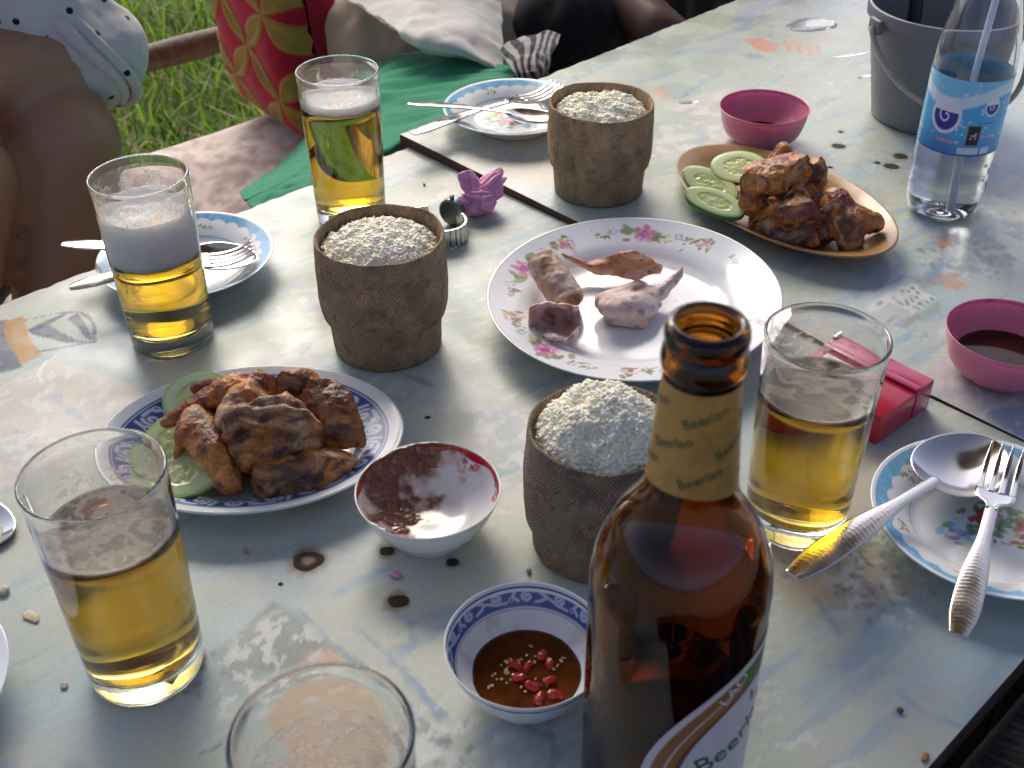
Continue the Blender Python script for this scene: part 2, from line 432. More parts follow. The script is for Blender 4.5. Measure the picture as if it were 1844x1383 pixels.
# ------------------------------------------------------------------ printed table tops
BL = lin(44, 58, 104); YE = lin(184, 122, 24); TAN = lin(196, 180, 160); ORG = lin(214, 140, 100)
PRINT = [
    ('p', [(-0.4177, 0.7388), (-0.3909, 0.7500), (-0.3570, 0.6850), (-0.3906, 0.6665)], BL, 0.95, .0012),
    ('p', [(-0.3918, 0.7476), (-0.3792, 0.7537), (-0.3651, 0.7242), (-0.3474, 0.7004), (-0.3584, 0.6892), (-0.3772, 0.7155), (-0.3863, 0.7306)], YE, 0.95, .001),
    ('p', [(-0.3697, 0.7356), (-0.3571, 0.7493), (-0.3443, 0.7609), (-0.3492, 0.7515), (-0.3555, 0.7415), (-0.3438, 0.7313), (-0.3270, 0.7204), (-0.3135, 0.7172), (-0.3341, 0.7161), (-0.3533, 0.7239), (-0.3652, 0.7294)], BL, 1.0, .0008),
    ('p', [(-0.3441, 0.7490), (-0.3386, 0.7592), (-0.3243, 0.7370), (-0.3138, 0.7180), (-0.3211, 0.7218), (-0.3320, 0.7372)], BL, 1.0, .0008),
    ('s', [(-0.3760, 0.7481), (-0.3594, 0.7564), (-0.3388, 0.7600), (-0.3267, 0.7510), (-0.3192, 0.7369), (-0.3135, 0.7187)], .0020, BL, 1.0),
    ('s', [(-0.3529, 0.7048), (-0.3383, 0.7096), (-0.3253, 0.7145), (-0.3135, 0.7172)], .0024, BL, 1.0),
    ('p', [(-0.3831, 0.6466), (-0.3393, 0.6931), (-0.3029, 0.6799), (-0.2746, 0.6644), (-0.2578, 0.6476), (-0.2677, 0.5956), (-0.3087, 0.5625), (-0.3438, 0.5419)], lin(206,196,184), 0.8, .003),
    ('s', [(-0.3365, 0.6655), (-0.3425, 0.6778), (-0.3421, 0.6917), (-0.3370, 0.6987)], .0025, lin(225,225,222), 0.9),
    ('p', [(-0.3333, 0.7001), (-0.3116, 0.7106), (-0.2853, 0.7211), (-0.2627, 0.6642), (-0.2746, 0.6644), (-0.3037, 0.6826), (-0.3270, 0.6929)], lin(160,178,184), 0.8, .004),
    ('s', [(-0.3214, 0.6488), (-0.3090, 0.6338), (-0.2975, 0.6274), (-0.2895, 0.6198)], .006, lin(165,172,188), 0.8),
    ('s', [(-0.3425, 0.6063), (-0.3353, 0.6115), (-0.3220, 0.6053)], .0014, lin(95,110,125), 0.9),
    ('s', [(-0.3357, 0.6103), (-0.3319, 0.6037)], .0012, lin(200,110,80), 0.9),
    ('s', [(-0.3486, 0.5940), (-0.3347, 0.5967), (-0.3194, 0.5953)], .002, lin(150,170,185), 0.7),
    ('p', [(-0.3170, 0.5877), (-0.3109, 0.5917), (-0.3065, 0.5847), (-0.3136, 0.5820)], lin(200,170,110), 0.8, .001),
    ('p', [(-0.1641, 0.4145), (-0.1496, 0.4339), (-0.1368, 0.4535), (-0.1200, 0.4416), (-0.0981, 0.4194), (-0.1095, 0.4099), (-0.1319, 0.4009), (-0.1482, 0.3938)], lin(128,136,124), 0.85, .003),
    ('p', [(-0.1702, 0.3941), (-0.1649, 0.4184), (-0.1505, 0.4220), (-0.1342, 0.3972), (-0.1378, 0.3847), (-0.1574, 0.3814)], lin(150,160,162), 0.55, .006),
    ('p', [(-0.1103, 0.4157), (-0.0981, 0.4194), (-0.0882, 0.4059), (-0.0686, 0.3838), (-0.0582, 0.3597), (-0.0620, 0.3373), (-0.0998, 0.3377), (-0.1297, 0.3707), (-0.1198, 0.3989)], lin(205,165,130), 0.75, .003),
    ('s', [(-0.1206, 0.4458), (-0.0987, 0.4194), (-0.0790, 0.4020), (-0.0599, 0.3836), (-0.0416, 0.3628), (-0.0269, 0.3368)], .0035, lin(120,145,168), 0.7),
    ('s', [(-0.0739, 0.4472), (-0.0576, 0.4367), (-0.0550, 0.4207), (-0.0714, 0.4171), (-0.0549, 0.3943), (-0.0365, 0.3729)], .004, lin(130,155,178), 0.55),
    ('s', [(-0.0881, 0.4330), (-0.0680, 0.4132), (-0.0488, 0.3906), (-0.0391, 0.3695)], .0028, lin(125,150,175), 0.6),
    ('s', [(0.0060, 0.3655), (0.0170, 0.3587), (0.0208, 0.3489), (0.0136, 0.3363)], .005, lin(120,132,150), 0.6),
    ('s', [(-0.0472, 0.3628), (-0.0356, 0.3528), (-0.0242, 0.3368)], .006, lin(120,128,126), 0.55),
    ('s', [(-0.1567, 0.3511), (-0.1420, 0.3607)], .0015, lin(130,125,110), 0.7),
    ('p', [(-0.2545, 0.3475), (-0.2443, 0.3496), (-0.2354, 0.3394), (-0.2518, 0.3396)], lin(165,170,190), 0.7, .003),
    ('p', [(-0.2225, 0.3503), (-0.2136, 0.3480), (-0.2083, 0.3391), (-0.2218, 0.3392)], lin(150,155,180), 0.7, .003),
    ('p', [(0.1677, 0.5494), (0.1898, 0.5708), (0.2336, 0.5870), (0.2478, 0.5588), (0.2431, 0.5174), (0.2231, 0.4936), (0.1945, 0.4847), (0.1480, 0.4809), (0.1398, 0.5092)], lin(176,160,142), 0.65, .006),
    ('p', [(0.1440, 0.4948), (0.1923, 0.5035), (0.2206, 0.4843), (0.2292, 0.4576), (0.1966, 0.4412), (0.1603, 0.4459), (0.1440, 0.4588)], lin(196,180,156), 0.6, .006),
    ('s', [(0.1705, 0.4499), (0.1740, 0.4374), (0.1773, 0.4253)], .004, lin(140,150,165), 0.7),
    ('s', [(0.1836, 0.4078), (0.1925, 0.4020), (0.2062, 0.3981)], .002, lin(150,175,195), 0.7),
    ('s', [(0.1997, 0.3855), (0.2053, 0.3749), (0.2146, 0.3679), (0.2233, 0.3644)], .003, lin(150,170,190), 0.75),
    ('s', [(0.2163, 0.3689), (0.2242, 0.3627)], .0025, lin(120,135,160), 0.7),
    ('s', [(0.2037, 0.4329), (0.2142, 0.4055), (0.2070, 0.3908)], .003, lin(165,190,205), 0.6),
    ('p', [(0.2803, 0.6477), (0.3006, 0.6376), (0.3272, 0.6031), (0.3393, 0.5910), (0.3618, 0.6528), (0.3357, 0.6735), (0.3099, 0.6809)], lin(186,178,182), 0.6, .003),
    ('p', [(0.3211, 0.6202), (0.3749, 0.6299), (0.3510, 0.5681), (0.3342, 0.5911)], lin(130,150,172), 0.8, .002),
    ('p', [(0.2263, 0.5872), (0.2459, 0.5782), (0.2265, 0.5591), (0.2065, 0.5649)], lin(150,148,140), 0.6, .004),
    # right hand: hotel with windows, pool, boat, hills
    ('p', [(0.2747, 0.7486), (0.2983, 0.7724), (0.3193, 0.7845), (0.3316, 0.7635), (0.3118, 0.7431), (0.2845, 0.7213), (0.2771, 0.7329)], lin(216,216,210), 0.85, .001),
    ('p', [(0.2752, 0.7423), (0.2943, 0.7578), (0.3087, 0.7400), (0.2918, 0.7174), (0.2798, 0.7192)], lin(170,176,176), 0.75, .001),
    ('s', [(0.2768, 0.7485), (0.2956, 0.7626), (0.3097, 0.7738)], .0008, lin(130,120,115), 0.9),
    ('s', [(0.2768, 0.7368), (0.2976, 0.7537)], .0008, lin(140,130,125), 0.9),
    ('s', [(0.2789, 0.7237), (0.3150, 0.7541), (0.3316, 0.7635)], .0010, lin(130,120,115), 0.9),
    ('p', [(0.2897, 0.7250), (0.3124, 0.7455), (0.3123, 0.7361), (0.2968, 0.7203)], lin(150,140,140), 0.7, .001),
    ('p', [(0.3098, 0.7361), (0.3338, 0.7594), (0.3323, 0.7474), (0.3117, 0.7284)], lin(140,150,130), 0.6, .001),
    ('p', [(0.2861, 0.7086), (0.3043, 0.7202), (0.2976, 0.7084), (0.2821, 0.6971)], lin(110,160,195), 0.8, .001),
    ('p', [(0.3017, 0.7083), (0.3113, 0.7156), (0.3108, 0.7082)], lin(110,160,195), 0.7, .001),
    ('s', [(0.2691, 0.7607), (0.3128, 0.7931), (0.3606, 0.8321), (0.4115, 0.8591)], .0022, lin(120,150,175), 0.7),
    ('s', [(0.2738, 0.6816), (0.3145, 0.7096), (0.3357, 0.7241)], .0025, lin(150,180,195), 0.6),
    ('p', [(0.3217, 0.7930), (0.3478, 0.8054), (0.3457, 0.7839), (0.3257, 0.7760)], lin(150,140,135), 0.7, .002),
    ('p', [(0.3452, 0.7968), (0.3599, 0.8008), (0.3634, 0.7836), (0.3533, 0.7729), (0.3439, 0.7781)], lin(205,150,105), 0.8, .001),
    ('s', [(0.3532, 0.7796), (0.3708, 0.7792), (0.3797, 0.7666)], .0015, lin(200,150,130), 0.7),
    ('p', [(0.3325, 0.7842), (0.3641, 0.8139), (0.3578, 0.8230), (0.3344, 0.8057)], lin(125,155,185), 0.7, .002),
    ('p', [(0.3564, 0.8185), (0.3905, 0.8388), (0.4129, 0.8496), (0.4170, 0.8217), (0.3927, 0.8045), (0.3675, 0.7963)], lin(140,146,140), 0.7, .002),
    ('p', [(0.3532, 0.7590), (0.3811, 0.7707), (0.3812, 0.7584), (0.3515, 0.7470)], lin(160,180,185), 0.6, .002),
    ('s', [(0.4047, 0.8130), (0.3971, 0.7787), (0.3812, 0.7584)], .002, lin(130,165,185), 0.7),
    ('p', [(0.3593, 0.8507), (0.3710, 0.8581), (0.3727, 0.8485), (0.3574, 0.8367)], lin(205,120,90), 0.85, .0008),
    ('s', [(0.3569, 0.8584), (0.3663, 0.8506), (0.3735, 0.8364)], .0016, lin(90,100,115), 0.8),
    ('s', [(0.3528, 0.8368), (0.3634, 0.8412)], .0012, lin(90,95,105), 0.8),
    ('s', [(0.2963, 0.8714), (0.3315, 0.8955), (0.3616, 0.9155)], .006, lin(140,175,195), 0.7),
    ('s', [(0.2998, 0.8473), (0.3480, 0.8850)], .004, lin(150,182,200), 0.6),
    ('s', [(0.4088, 0.8938), (0.4530, 0.9030)], .0012, lin(150,90,70), 0.7),
    ('p', [(0.4215, 0.8884), (0.4456, 0.8828), (0.4333, 0.8491), (0.4225, 0.8637)], lin(120,120,140), 0.6, .002),
    ('s', [(0.2784, 0.7896), (0.2962, 0.8153), (0.3076, 0.8241)], .003, lin(140,165,190), 0.7),
    # far table
    ('p', [(0.2754, 1.3205), (0.2968, 1.3236), (0.3141, 1.3049), (0.3052, 1.2822), (0.2865, 1.2845)], lin(222,142,112), 0.9, .0012),
    ('p', [(0.3148, 1.3085), (0.3357, 1.3224), (0.3597, 1.2982), (0.3508, 1.2722), (0.3263, 1.2764)], lin(200,170,145), 0.7, .0015),
    ('s', [(0.3233, 1.3191), (0.3207, 1.2800)], .002, lin(214,130,100), 0.8), ('s', [(0.3353, 1.3206), (0.3326, 1.2762)], .002, lin(214,130,100), 0.8),
    ('s', [(0.3468, 1.3129), (0.3433, 1.2725)], .002, lin(214,130,100), 0.8), ('s', [(0.3573, 1.3018), (0.3541, 1.2756)], .003, lin(205,140,110), 0.8),
    ('s', [(0.3027, 1.3381), (0.3227, 1.3228)], .0016, lin(130,140,150), 0.8),
    ('p', [(0.2176, 1.2936), (0.2410, 1.3000), (0.2513, 1.3249), (0.2779, 1.3278), (0.2655, 1.2922), (0.2369, 1.2721)], lin(172,175,188), 0.75, .003),
    ('p', [(0.2658, 1.2747), (0.2853, 1.2776), (0.2941, 1.2568), (0.2666, 1.2610)], lin(150,160,172), 0.8, .002),
    ('p', [(0.1751, 1.3458), (0.2214, 1.3965), (0.2996, 1.4993), (0.2873, 1.4247), (0.2574, 1.3433), (0.2132, 1.3335)], lin(192,204,176), 0.75, .004),
    ('s', [(0.2164, 1.3334), (0.2568, 1.4054), (0.2925, 1.4775)], .003, lin(196,170,160), 0.7), ('s', [(0.2541, 1.3434), (0.2770, 1.4251)], .003, lin(196,168,156), 0.7),
    ('s', [(0.2448, 1.3474), (0.2740, 1.3849), (0.2907, 1.4454)], .004, lin(186,170,160), 0.6),
    ('p', [(0.2642, 1.3658), (0.2942, 1.4245), (0.3663, 1.5083), (0.3716, 1.4641), (0.3375, 1.4335), (0.2959, 1.3941)], lin(172,172,196), 0.7, .004),
    ('p', [(0.3462, 1.4978), (0.3583, 1.4863), (0.3479, 1.4692)], lin(200,120,90), 0.7, .001),
    ('s', [(0.1811, 1.3400), (0.2535, 1.3396)], .002, lin(175,178,180), 0.7),
    ('s', [(0.1805, 1.1498), (0.2102, 1.1944), (0.2355, 1.2222)], .004, lin(140,160,180), 0.8),
    ('p', [(0.1577, 1.1287), (0.2030, 1.1641), (0.2479, 1.1856), (0.2163, 1.1343), (0.1738, 1.1184)], lin(206,198,180), 0.8, .003),
    ('p', [(0.1535, 1.1882), (0.1680, 1.1680), (0.1640, 1.1430), (0.1539, 1.1580)], lin(216,176,146), 0.8, .002),
    ('p', [(0.1482, 1.0674), (0.1738, 1.0734), (0.1754, 1.0641), (0.1553, 1.0568)], lin(214,190,176), 0.7, .003),
    ('s', [(0.1426, 1.0943), (0.1647, 1.0670), (0.2025, 1.0793)], .003, lin(170,180,200), 0.6),
    ('s', [(0.1885, 1.0999), (0.1905, 1.0534)], .003, lin(170,175,195), 0.6),
    ('p', [(-0.0704, 1.0665), (-0.0094, 0.9967), (0.0436, 1.0073), (0.0417, 0.9554), (0.0214, 0.9614), (-0.0362, 1.0214)], lin(206,194,178), 0.6, .004),
    ('s', [(-0.0353, 0.9798), (-0.0015, 1.0084), (0.0363, 1.0295)], .003, lin(180,192,205), 0.6),
    # mid table water strokes
    ('s', [(-0.0457, 0.8226), (-0.0223, 0.7873), (-0.0262, 0.7546), (-0.0422, 0.7164)], .010, lin(168,190,196), 0.5),
    ('s', [(-0.2256, 0.7586), (-0.1979, 0.7742), (-0.1707, 0.7989), (-0.1583, 0.7734)], .010, lin(150,180,186), 0.5),
    ('s', [(-0.2440, 0.7432), (-0.2082, 0.7347), (-0.1822, 0.7577)], .006, lin(150,176,186), 0.5),
    ('s', [(-0.1562, 0.7112), (-0.1283, 0.6684), (-0.1123, 0.6681)], .008, lin(150,165,176), 0.55),
    ('p', [(-0.0829, 0.6744), (-0.0644, 0.6673), (-0.0519, 0.6550), (-0.0640, 0.6592)], lin(130,140,160), 0.8, .002),
    ('p', [(-0.0276, 0.6214), (-0.0086, 0.6336), (0.0085, 0.6239), (0.0025, 0.5910), (-0.0160, 0.5971)], lin(170,184,196), 0.55, .006),
    ('p', [(-0.0085, 0.5912), (0.0100, 0.5967), (0.0022, 0.5628), (-0.0121, 0.5631)], lin(160,186,190), 0.5, .008),
    ('s', [(-0.0245, 0.6598), (-0.0087, 0.6529), (0.0111, 0.6592)], .006, lin(160,180,188), 0.5),
    ('s', [(-0.1759, 0.4723), (-0.1614, 0.4810), (-0.1548, 0.4994)], .008, lin(185,198,202), 0.4),
    ('s', [(0.2244, 0.3906), (0.2419, 0.4089), (0.2637, 0.4202)], .012, lin(170,192,200), 0.35),
]
WORN = [([(-0.1588, 0.4106), (-0.1493, 0.4319), (-0.1331, 0.4459), (-0.1129, 0.4354), (-0.0987, 0.4194), (-0.1093, 0.4080), (-0.1316, 0.3990), (-0.1479, 0.3920)], .50, 150), ([(-0.1726, 0.3851), (-0.1528, 0.4182), (-0.1251, 0.3953), (-0.1303, 0.3741), (-0.1552, 0.3710)], .55, 120),
        ([(-0.0316, 0.6277), (-0.0086, 0.6367), (0.0144, 0.6300), (0.0129, 0.5572), (-0.0156, 0.5577)], .56, 130), ([(0.1743, 0.5135), (0.2160, 0.5178), (0.2439, 0.4749), (0.2178, 0.4287), (0.1771, 0.4374)], .54, 140), ([(0.3304, 0.8236), (0.4162, 0.8590), (0.4228, 0.8127), (0.3708, 0.7792)], .54, 120),
        ([(-0.0646, 0.3698), (-0.0081, 0.3657), (0.0082, 0.3364), (-0.0566, 0.3372)], .55, 120), ([(0.1527, 1.1361), (0.2288, 1.1785), (0.2004, 1.0278), (0.1400, 1.0170)], .56, 90), ([(-0.3665, 0.6661), (-0.3248, 0.6858), (-0.2577, 0.6444), (-0.2751, 0.5957), (-0.3303, 0.5629)], .60, 150), ([(-0.1995, 0.7580), (-0.1605, 0.7901), (-0.1398, 0.6965), (-0.1704, 0.6829)], .58, 110)]
WIN = [(0.3013, 0.7641), (0.3070, 0.7689), (0.3127, 0.7737), (0.3185, 0.7786), (0.3025, 0.7560), (0.3082, 0.7607), (0.3139, 0.7655), (0.3196, 0.7703), (0.3077, 0.7559), (0.3131, 0.7598), (0.3186, 0.7638), (0.3244, 0.7686), (0.3136, 0.7494), (0.3184, 0.7541), (0.3230, 0.7580), (0.3277, 0.7620)]
MOT = [((0.2093, 0.4915, 0.0000), .028, 60), ((0.1961, 0.4581, 0.0000), .022, 40), ((0.1590, 0.5041, 0.0000), .03, 40), ((0.3578, 0.8230, 0.0000), .02, 30), ((0.3957, 0.8267, 0.0000), .03, 40), ((-0.1766, 0.4033, 0.0000), .02, 20), ((-0.0463, 0.3465, 0.0000), .03, 40)]
BURNS = [((-0.1212, 0.4849, -0.0000), .0085, 1), ((-0.0661, 0.4521, -0.0000), .0054, 0), ((-0.0753, 0.4921, 0.0000), .0040, 0), ((-0.0360, 0.4823, 0.0000), .0036, 0), ((-0.1347, 0.4664, 0.0000), .0013, 0),
         ((0.3197, 1.0354, 0.0050), .0058, 0), ((0.3591, 0.9916, 0.0050), .0062, 0), ((0.3480, 0.9990, 0.0050), .0028, 0), ((0.3739, 1.0129, 0.0050), .0060, 0), ((0.3295, 1.0674, 0.0050), .0022, 0), ((0.3011, 0.9894, 0.0050), .002, 0), ((-0.0580, 0.6207, 0.0000), .0018, 0)]

def paint_table(P):
    base = np.array(lin(181, 190, 176))
    c = np.ones(P.shape[:-1] + (3,)) * base
    # broad washes of pale blue, cream and grey like a faded poster
    rot = np.stack([P @ np.array([0.80, 0.60]), P @ np.array([-0.60, 0.80])], -1)
    a = fbm(rot * np.array([1, 2.2]), 7, 11, 4); c = mixc(c, sstep(0.52, 0.75, a) * 0.7, lin(165, 188, 196))
    a = fbm(P, 5, 21, 4); c = mixc(c, sstep(0.52, 0.72, a) * 0.35, lin(206, 198, 182))
    a = fbm(rot * np.array([1, 6.0]), 14, 31, 4); c = mixc(c, sstep(0.60, 0.74, a) * 0.65, lin(142, 170, 186))
    a = fbm(P, 26, 41, 3); c = mixc(c, sstep(0.62, 0.78, a) * 0.28, lin(190, 180, 170))
    wear = fbm(P, 90, 51, 3)
    bb = lambda pts, m: (P[:, 0] > min(p[0] for p in pts) - m) & (P[:, 0] < max(p[0] for p in pts) + m) & (P[:, 1] > min(p[1] for p in pts) - m) & (P[:, 1] < max(p[1] for p in pts) + m)
    for it in PRINT:
        if it[0] == 'p':
            k = bb(it[1], 0.01)
            if not k.any(): continue
            m = polymask(P[k], it[1], it[4]) * it[3] * (0.72 + 0.28 * sstep(0.30, 0.55, wear[k]))
            c[k] = mixc(c[k], m, it[2])
        else:
            k = bb(it[1], 0.02)
            if not k.any(): continue
            wob = (vn(P[k], 160, 61) - 0.5) * it[2] * 0.8
            m = sstep(it[2] * 0.75, it[2] * 0.30, dpoly(P[k], it[1]) + wob) * it[4] * (0.6 + 0.4 * sstep(0.30, 0.6, wear[k]))
            c[k] = mixc(c[k], m, it[3])
    for pts, th_, sc_ in WORN:
        k = bb(pts, 0.01)
        if k.any(): c[k] = mixc(c[k], polymask(P[k], pts, 0.006) * sstep(th_, th_ + 0.05, fbm(P[k], sc_, 83, 3)) * 0.8, lin(212, 214, 208))
    for p in WIN:
        k = bb([p], 0.01)
        if k.any(): c[k] = mixc(c[k], sstep(0.0022, 0.0012, np.linalg.norm(P[k] - np.array(p), axis=1)) * 0.85, lin(95, 95, 100))
    rr = np.random.default_rng(3)
    for cen, rad, cnt in MOT:
        for _ in range(cnt):
            p = np.array(cen[:2]) + rr.normal(0, rad * 0.5, 2); sz = rr.uniform(0.0012, 0.0036); k = bb([p], 0.012)
            if not k.any(): continue
            d = P[k] - p; al = rr.uniform(0, 3.14); d = np.stack([d @ [math.cos(al), math.sin(al)], 1.8 * (d @ [-math.sin(al), math.cos(al)])], -1)
            c[k] = mixc(c[k], sstep(sz * 1.4, sz * 0.6, np.linalg.norm(d, axis=1)) * rr.uniform(0.35, 0.75), [lin(118, 126, 122), lin(132, 138, 140), lin(100, 112, 118)][rr.integers(3)])
    for cen, r, big in BURNS:
        k = bb([cen], 0.03)
        if k.any(): c[k] = mixc(c[k], sstep(r * 1.75, r * 1.0, np.linalg.norm(P[k] - np.array(cen[:2]), axis=1) + (vn(P[k], 300, 5) - 0.5) * 0.004) * 0.75, lin(140, 112, 66))
    # grime speckle
    sc2 = fbm(np.stack([P @ np.array([0.9, 0.43]) * 0.35, P @ np.array([-0.43, 0.9])], -1), 260, 91, 2); c = mixc(c, sstep(0.66, 0.76, sc2) * sstep(0.45, 0.6, fbm(P, 9, 93, 2)) * 0.5, lin(216, 218, 214))
    sp = vn(P, 420, 71); c = mixc(c, sstep(0.94, 0.99, sp) * 0.25, lin(150, 140, 120))
    return c

def table_mat(lo=0.26, hi=0.50, spec=0.3):
    m = pm('printed_laminate', rough=0.25, attr=True, spec=spec, mottle=(220, 0.06), rmottle=(22, lo, hi))
    t = m.node_tree; b = t.nodes['Principled BSDF']; tc = [x for x in t.nodes if x.type == 'TEX_COORD'][0]
    n1 = t.nodes.new('ShaderNodeTexNoise'); n1.inputs['Scale'].default_value = 900; n1.inputs['Detail'].default_value = 2
    n2 = t.nodes.new('ShaderNodeTexNoise'); n2.inputs['Scale'].default_value = 18; n2.inputs['Detail'].default_value = 3
    ad = t.nodes.new('ShaderNodeMath'); ad.operation = 'MULTIPLY_ADD'; ad.inputs[1].default_value = 0.35
    for nn in (n1, n2): t.links.new(tc.outputs['Object'], nn.inputs['Vector'])
    t.links.new(n1.outputs['Fac'], ad.inputs[0]); t.links.new(n2.outputs['Fac'], ad.inputs[2])
    bp = t.nodes.new('ShaderNodeBump'); bp.inputs['Strength'].default_value = 0.35; bp.inputs['Distance'].default_value = 0.0012
    t.links.new(ad.outputs[0], bp.inputs['Height']); t.links.new(bp.outputs[0], b.inputs['Normal'])
    return m
M['table'] = table_mat(); M['table_far'] = table_mat(0.10, 0.46, 0.42)

TW = 0.727
def farz(s, t): return 0.0095 - 0.0086 * np.clip(t / 0.58, 0, 1.0)
def build_top(name, sv, tv, zf, lt, parent, thick):
    S, T = np.meshgrid(sv, tv, indexing='ij'); T2 = T + lt(S) * (1 - T / TW)
    q = OC + S[..., None] * E1 + T2[..., None] * E2; z = zf(S, T2)
    G = np.concatenate([q, z[..., None]], -1); nu, nv = S.shape
    rag = (vn(G[:, 0, :2], 120, 9) - 0.5) * 0.003
    G[:, 0, :2] += rag[:, None] * E2
    top = mesh_np('tabletop', G.reshape(-1, 3), gridfaces(nu, nv)[:, ::-1], M['table' if name == 'near' else 'table_far'], parent, col=paint_table(q.reshape(-1, 2)))
    cs = G[[0, 0, -1, -1], [0, -1, -1, 0]]; lo = cs - np.array([0, 0, thick]); cs = cs - np.array([0, 0, 0.0006])
    ed = mesh_np('edge_band', np.vstack([cs, lo]), np.array([[0, 1, 5, 4], [1, 2, 6, 5], [2, 3, 7, 6], [3, 0, 4, 7], [4, 5, 6, 7]]), M['board_edge'], parent, smooth=False)
    return top
near = thing('near_table', 'near half of the low table with faded blue poster print', 'table')
build_top('near', np.linspace(-1.02, 0, 560), np.linspace(0, TW, 400), lambda s, t: 0 * s, lambda s: 0 * s, near, 0.02)
far = thing('far_table', 'far half of the low table, raised slightly at the seam', 'table')
build_top('far', np.linspace(0.0007, 1.45, 440), np.linspace(0, TW, 240), farz, lambda s: -0.012 - 0.03 * s, far, 0.024)
for tb, ss in ((near, (-0.95, -0.08)), (far, (0.09, 1.38))):
    for s_ in ss:
        for t_ in (0.06, TW - 0.06):
            p = np.array(W3(s_, t_, 0)); bm = box(p[0], p[1], (FZ - 0.022) / 2, 0.05, 0.05, -FZ - 0.022, 0.004)
            bmobj('leg', bm, M['wood'], tb)
M['char'] = pm('burnt_laminate', rough=0.75, attr=True)
for i, (cen, r, big) in enumerate(BURNS):
    nr, nth = 8, 28; rr_ = np.linspace(0.02, 1, nr)[:, None]; th = np.linspace(0, 2 * np.pi, nth, endpoint=False)[None]
    wob = 1 + 0.28 * (vn(np.c_[np.cos(th[0]) * 1.7 + i * 3, np.sin(th[0]) * 1.7], 1, 2) - 0.5)
    x = rr_ * r * wob * np.cos(th) * 1.15; y = rr_ * r * wob * np.sin(th) * 0.9
    on_far = (np.array(cen[:2]) - OC) @ E1 > 0
    tz = float(farz(0, (np.array(cen[:2]) - OC) @ E2)) if on_far else 0.0
    z = tz + 0.0002 + (0.0009 * np.exp(-((rr_ - 0.72) / 0.16) ** 2) * (1 if big else 0.4)) + 0 * th
    u = np.repeat(rr_, nth, 1)
    c = np.ones((nr, nth, 3)) * np.array((0.02, 0.017, 0.013))
    c = mixc(c, sstep(0.85, 1.0, u), lin(96, 74, 40))
    if big: c = mixc(c, sstep(0.50, 0.32, u) * 0.9, lin(176, 140, 110))
    V = np.stack([cen[0] + x, cen[1] + y, z], -1)
    mesh_np('burn_mark', V.reshape(-1, 3), gridfaces(nr, nth, True)[:, ::-1], M['char'], far if on_far else near, col=c.reshape(-1, 3))
def onz(x, y):
    d = np.array([x, y]) - OC
    return float(farz(0, d @ E2)) if d @ E1 > 0 else 0.0

# ------------------------------------------------------------------ drinking glasses
def outward(o):
    bm = bmesh.new(); bm.from_mesh(o.data); bmesh.ops.remove_doubles(bm, verts=bm.verts, dist=1e-6)
    bmesh.ops.recalc_face_normals(bm, faces=bm.faces); bm.to_mesh(o.data); bm.free()
    o.data.polygons.foreach_set('use_smooth', np.full(len(o.data.polygons), True)); o.data.update()
    return o

GH, GR, GB = 0.135, 0.0340, 0.0301
def rin(z): return GB + (GR - GB) * z / GH - 0.0017
def glass_profile():
    out = [(0, 0.0015), (0.020, 0.0012), (0.0265, 0.0002), (0.0288, 0.0006), (0.0298, 0.0025), (0.0302, 0.006)]
    out += [(GB + (GR - GB) * z / GH, z) for z in np.linspace(0.012, GH - 0.002, 14)]
    a = np.linspace(0, np.pi, 9); cx = GR - 0.0008
    out += [(cx + 0.00105 * math.cos(t), GH - 0.001 + 0.00105 * math.sin(t)) for t in a]
    out += [(rin(z), z) for z in np.linspace(GH - 0.003, 0.020, 14)]
    out += [(0.0278, 0.0165), (0.0260, 0.0148), (0.0225, 0.0140), (0.012, 0.0136), (0, 0.0135)]
    return out
def glass_mesh_obj(parent):
    V, F = lathe(glass_profile(), 112)
    return outward(mesh_np('glass', V, F, M['glass'], parent))
def beer_mesh_obj(parent, lev):
    e = 0.0004
    pr = [(0, 0.0134 - e), (0.0225, 0.0139 - e), (0.0262, 0.0145), (0.0281, 0.0162)] + [(rin(z) + e, z) for z in np.linspace(0.020, lev, 12)]
    pr += [(rin(lev) - 0.0012, lev - 0.0004), (rin(lev) * 0.5, lev - 0.0005), (0, lev - 0.0005)]
    V, F = lathe(pr, 96)
    return outward(mesh_np('beer', V, F, M['beer'], parent))
def foam_head(parent, z0, z1, seed, rough=0.004):
    nth, nr = 96, 26; th = np.linspace(0, 2 * np.pi, nth, endpoint=False)
    V = []
    def ring(r, z): V.append(np.stack([r * np.cos(th), r * np.sin(th), z + 0 * th], -1))
    ring(1e-5, z0); ring(rin(z0) * 0.6, z0)
    for z in np.linspace(z0, z1, 10):
        wob = (vn(np.c_[np.cos(th) * 5, np.sin(th) * 5, np.full(nth, z * 90)], 1, seed) - 0.5) * 0.0022
        V.append(np.stack([(rin(z) + 0.0003) * np.cos(th), (rin(z) + 0.0003) * np.sin(th), z + wob + 0 * th], -1))
    for k in np.linspace(0.97, 0.0005, nr):
        r = rin(z1) * k; xy = np.c_[r * np.cos(th), r * np.sin(th)]
        h = (fbm(xy, 90, seed + 3, 4) - 0.5) * 2 * rough + (fbm(xy, 420, seed + 9, 2) - 0.5) * 0.0012 + 0.0015 * (1 - k)
        V.append(np.stack([xy[:, 0], xy[:, 1], z1 + h * min(1, (1 - k) * 6 + 0.25)], -1))
    V = np.vstack(V)
    o = outward(mesh_np('foam', V, gridfaces(len(V) // nth, nth, True), M['foam'], parent))
    return o
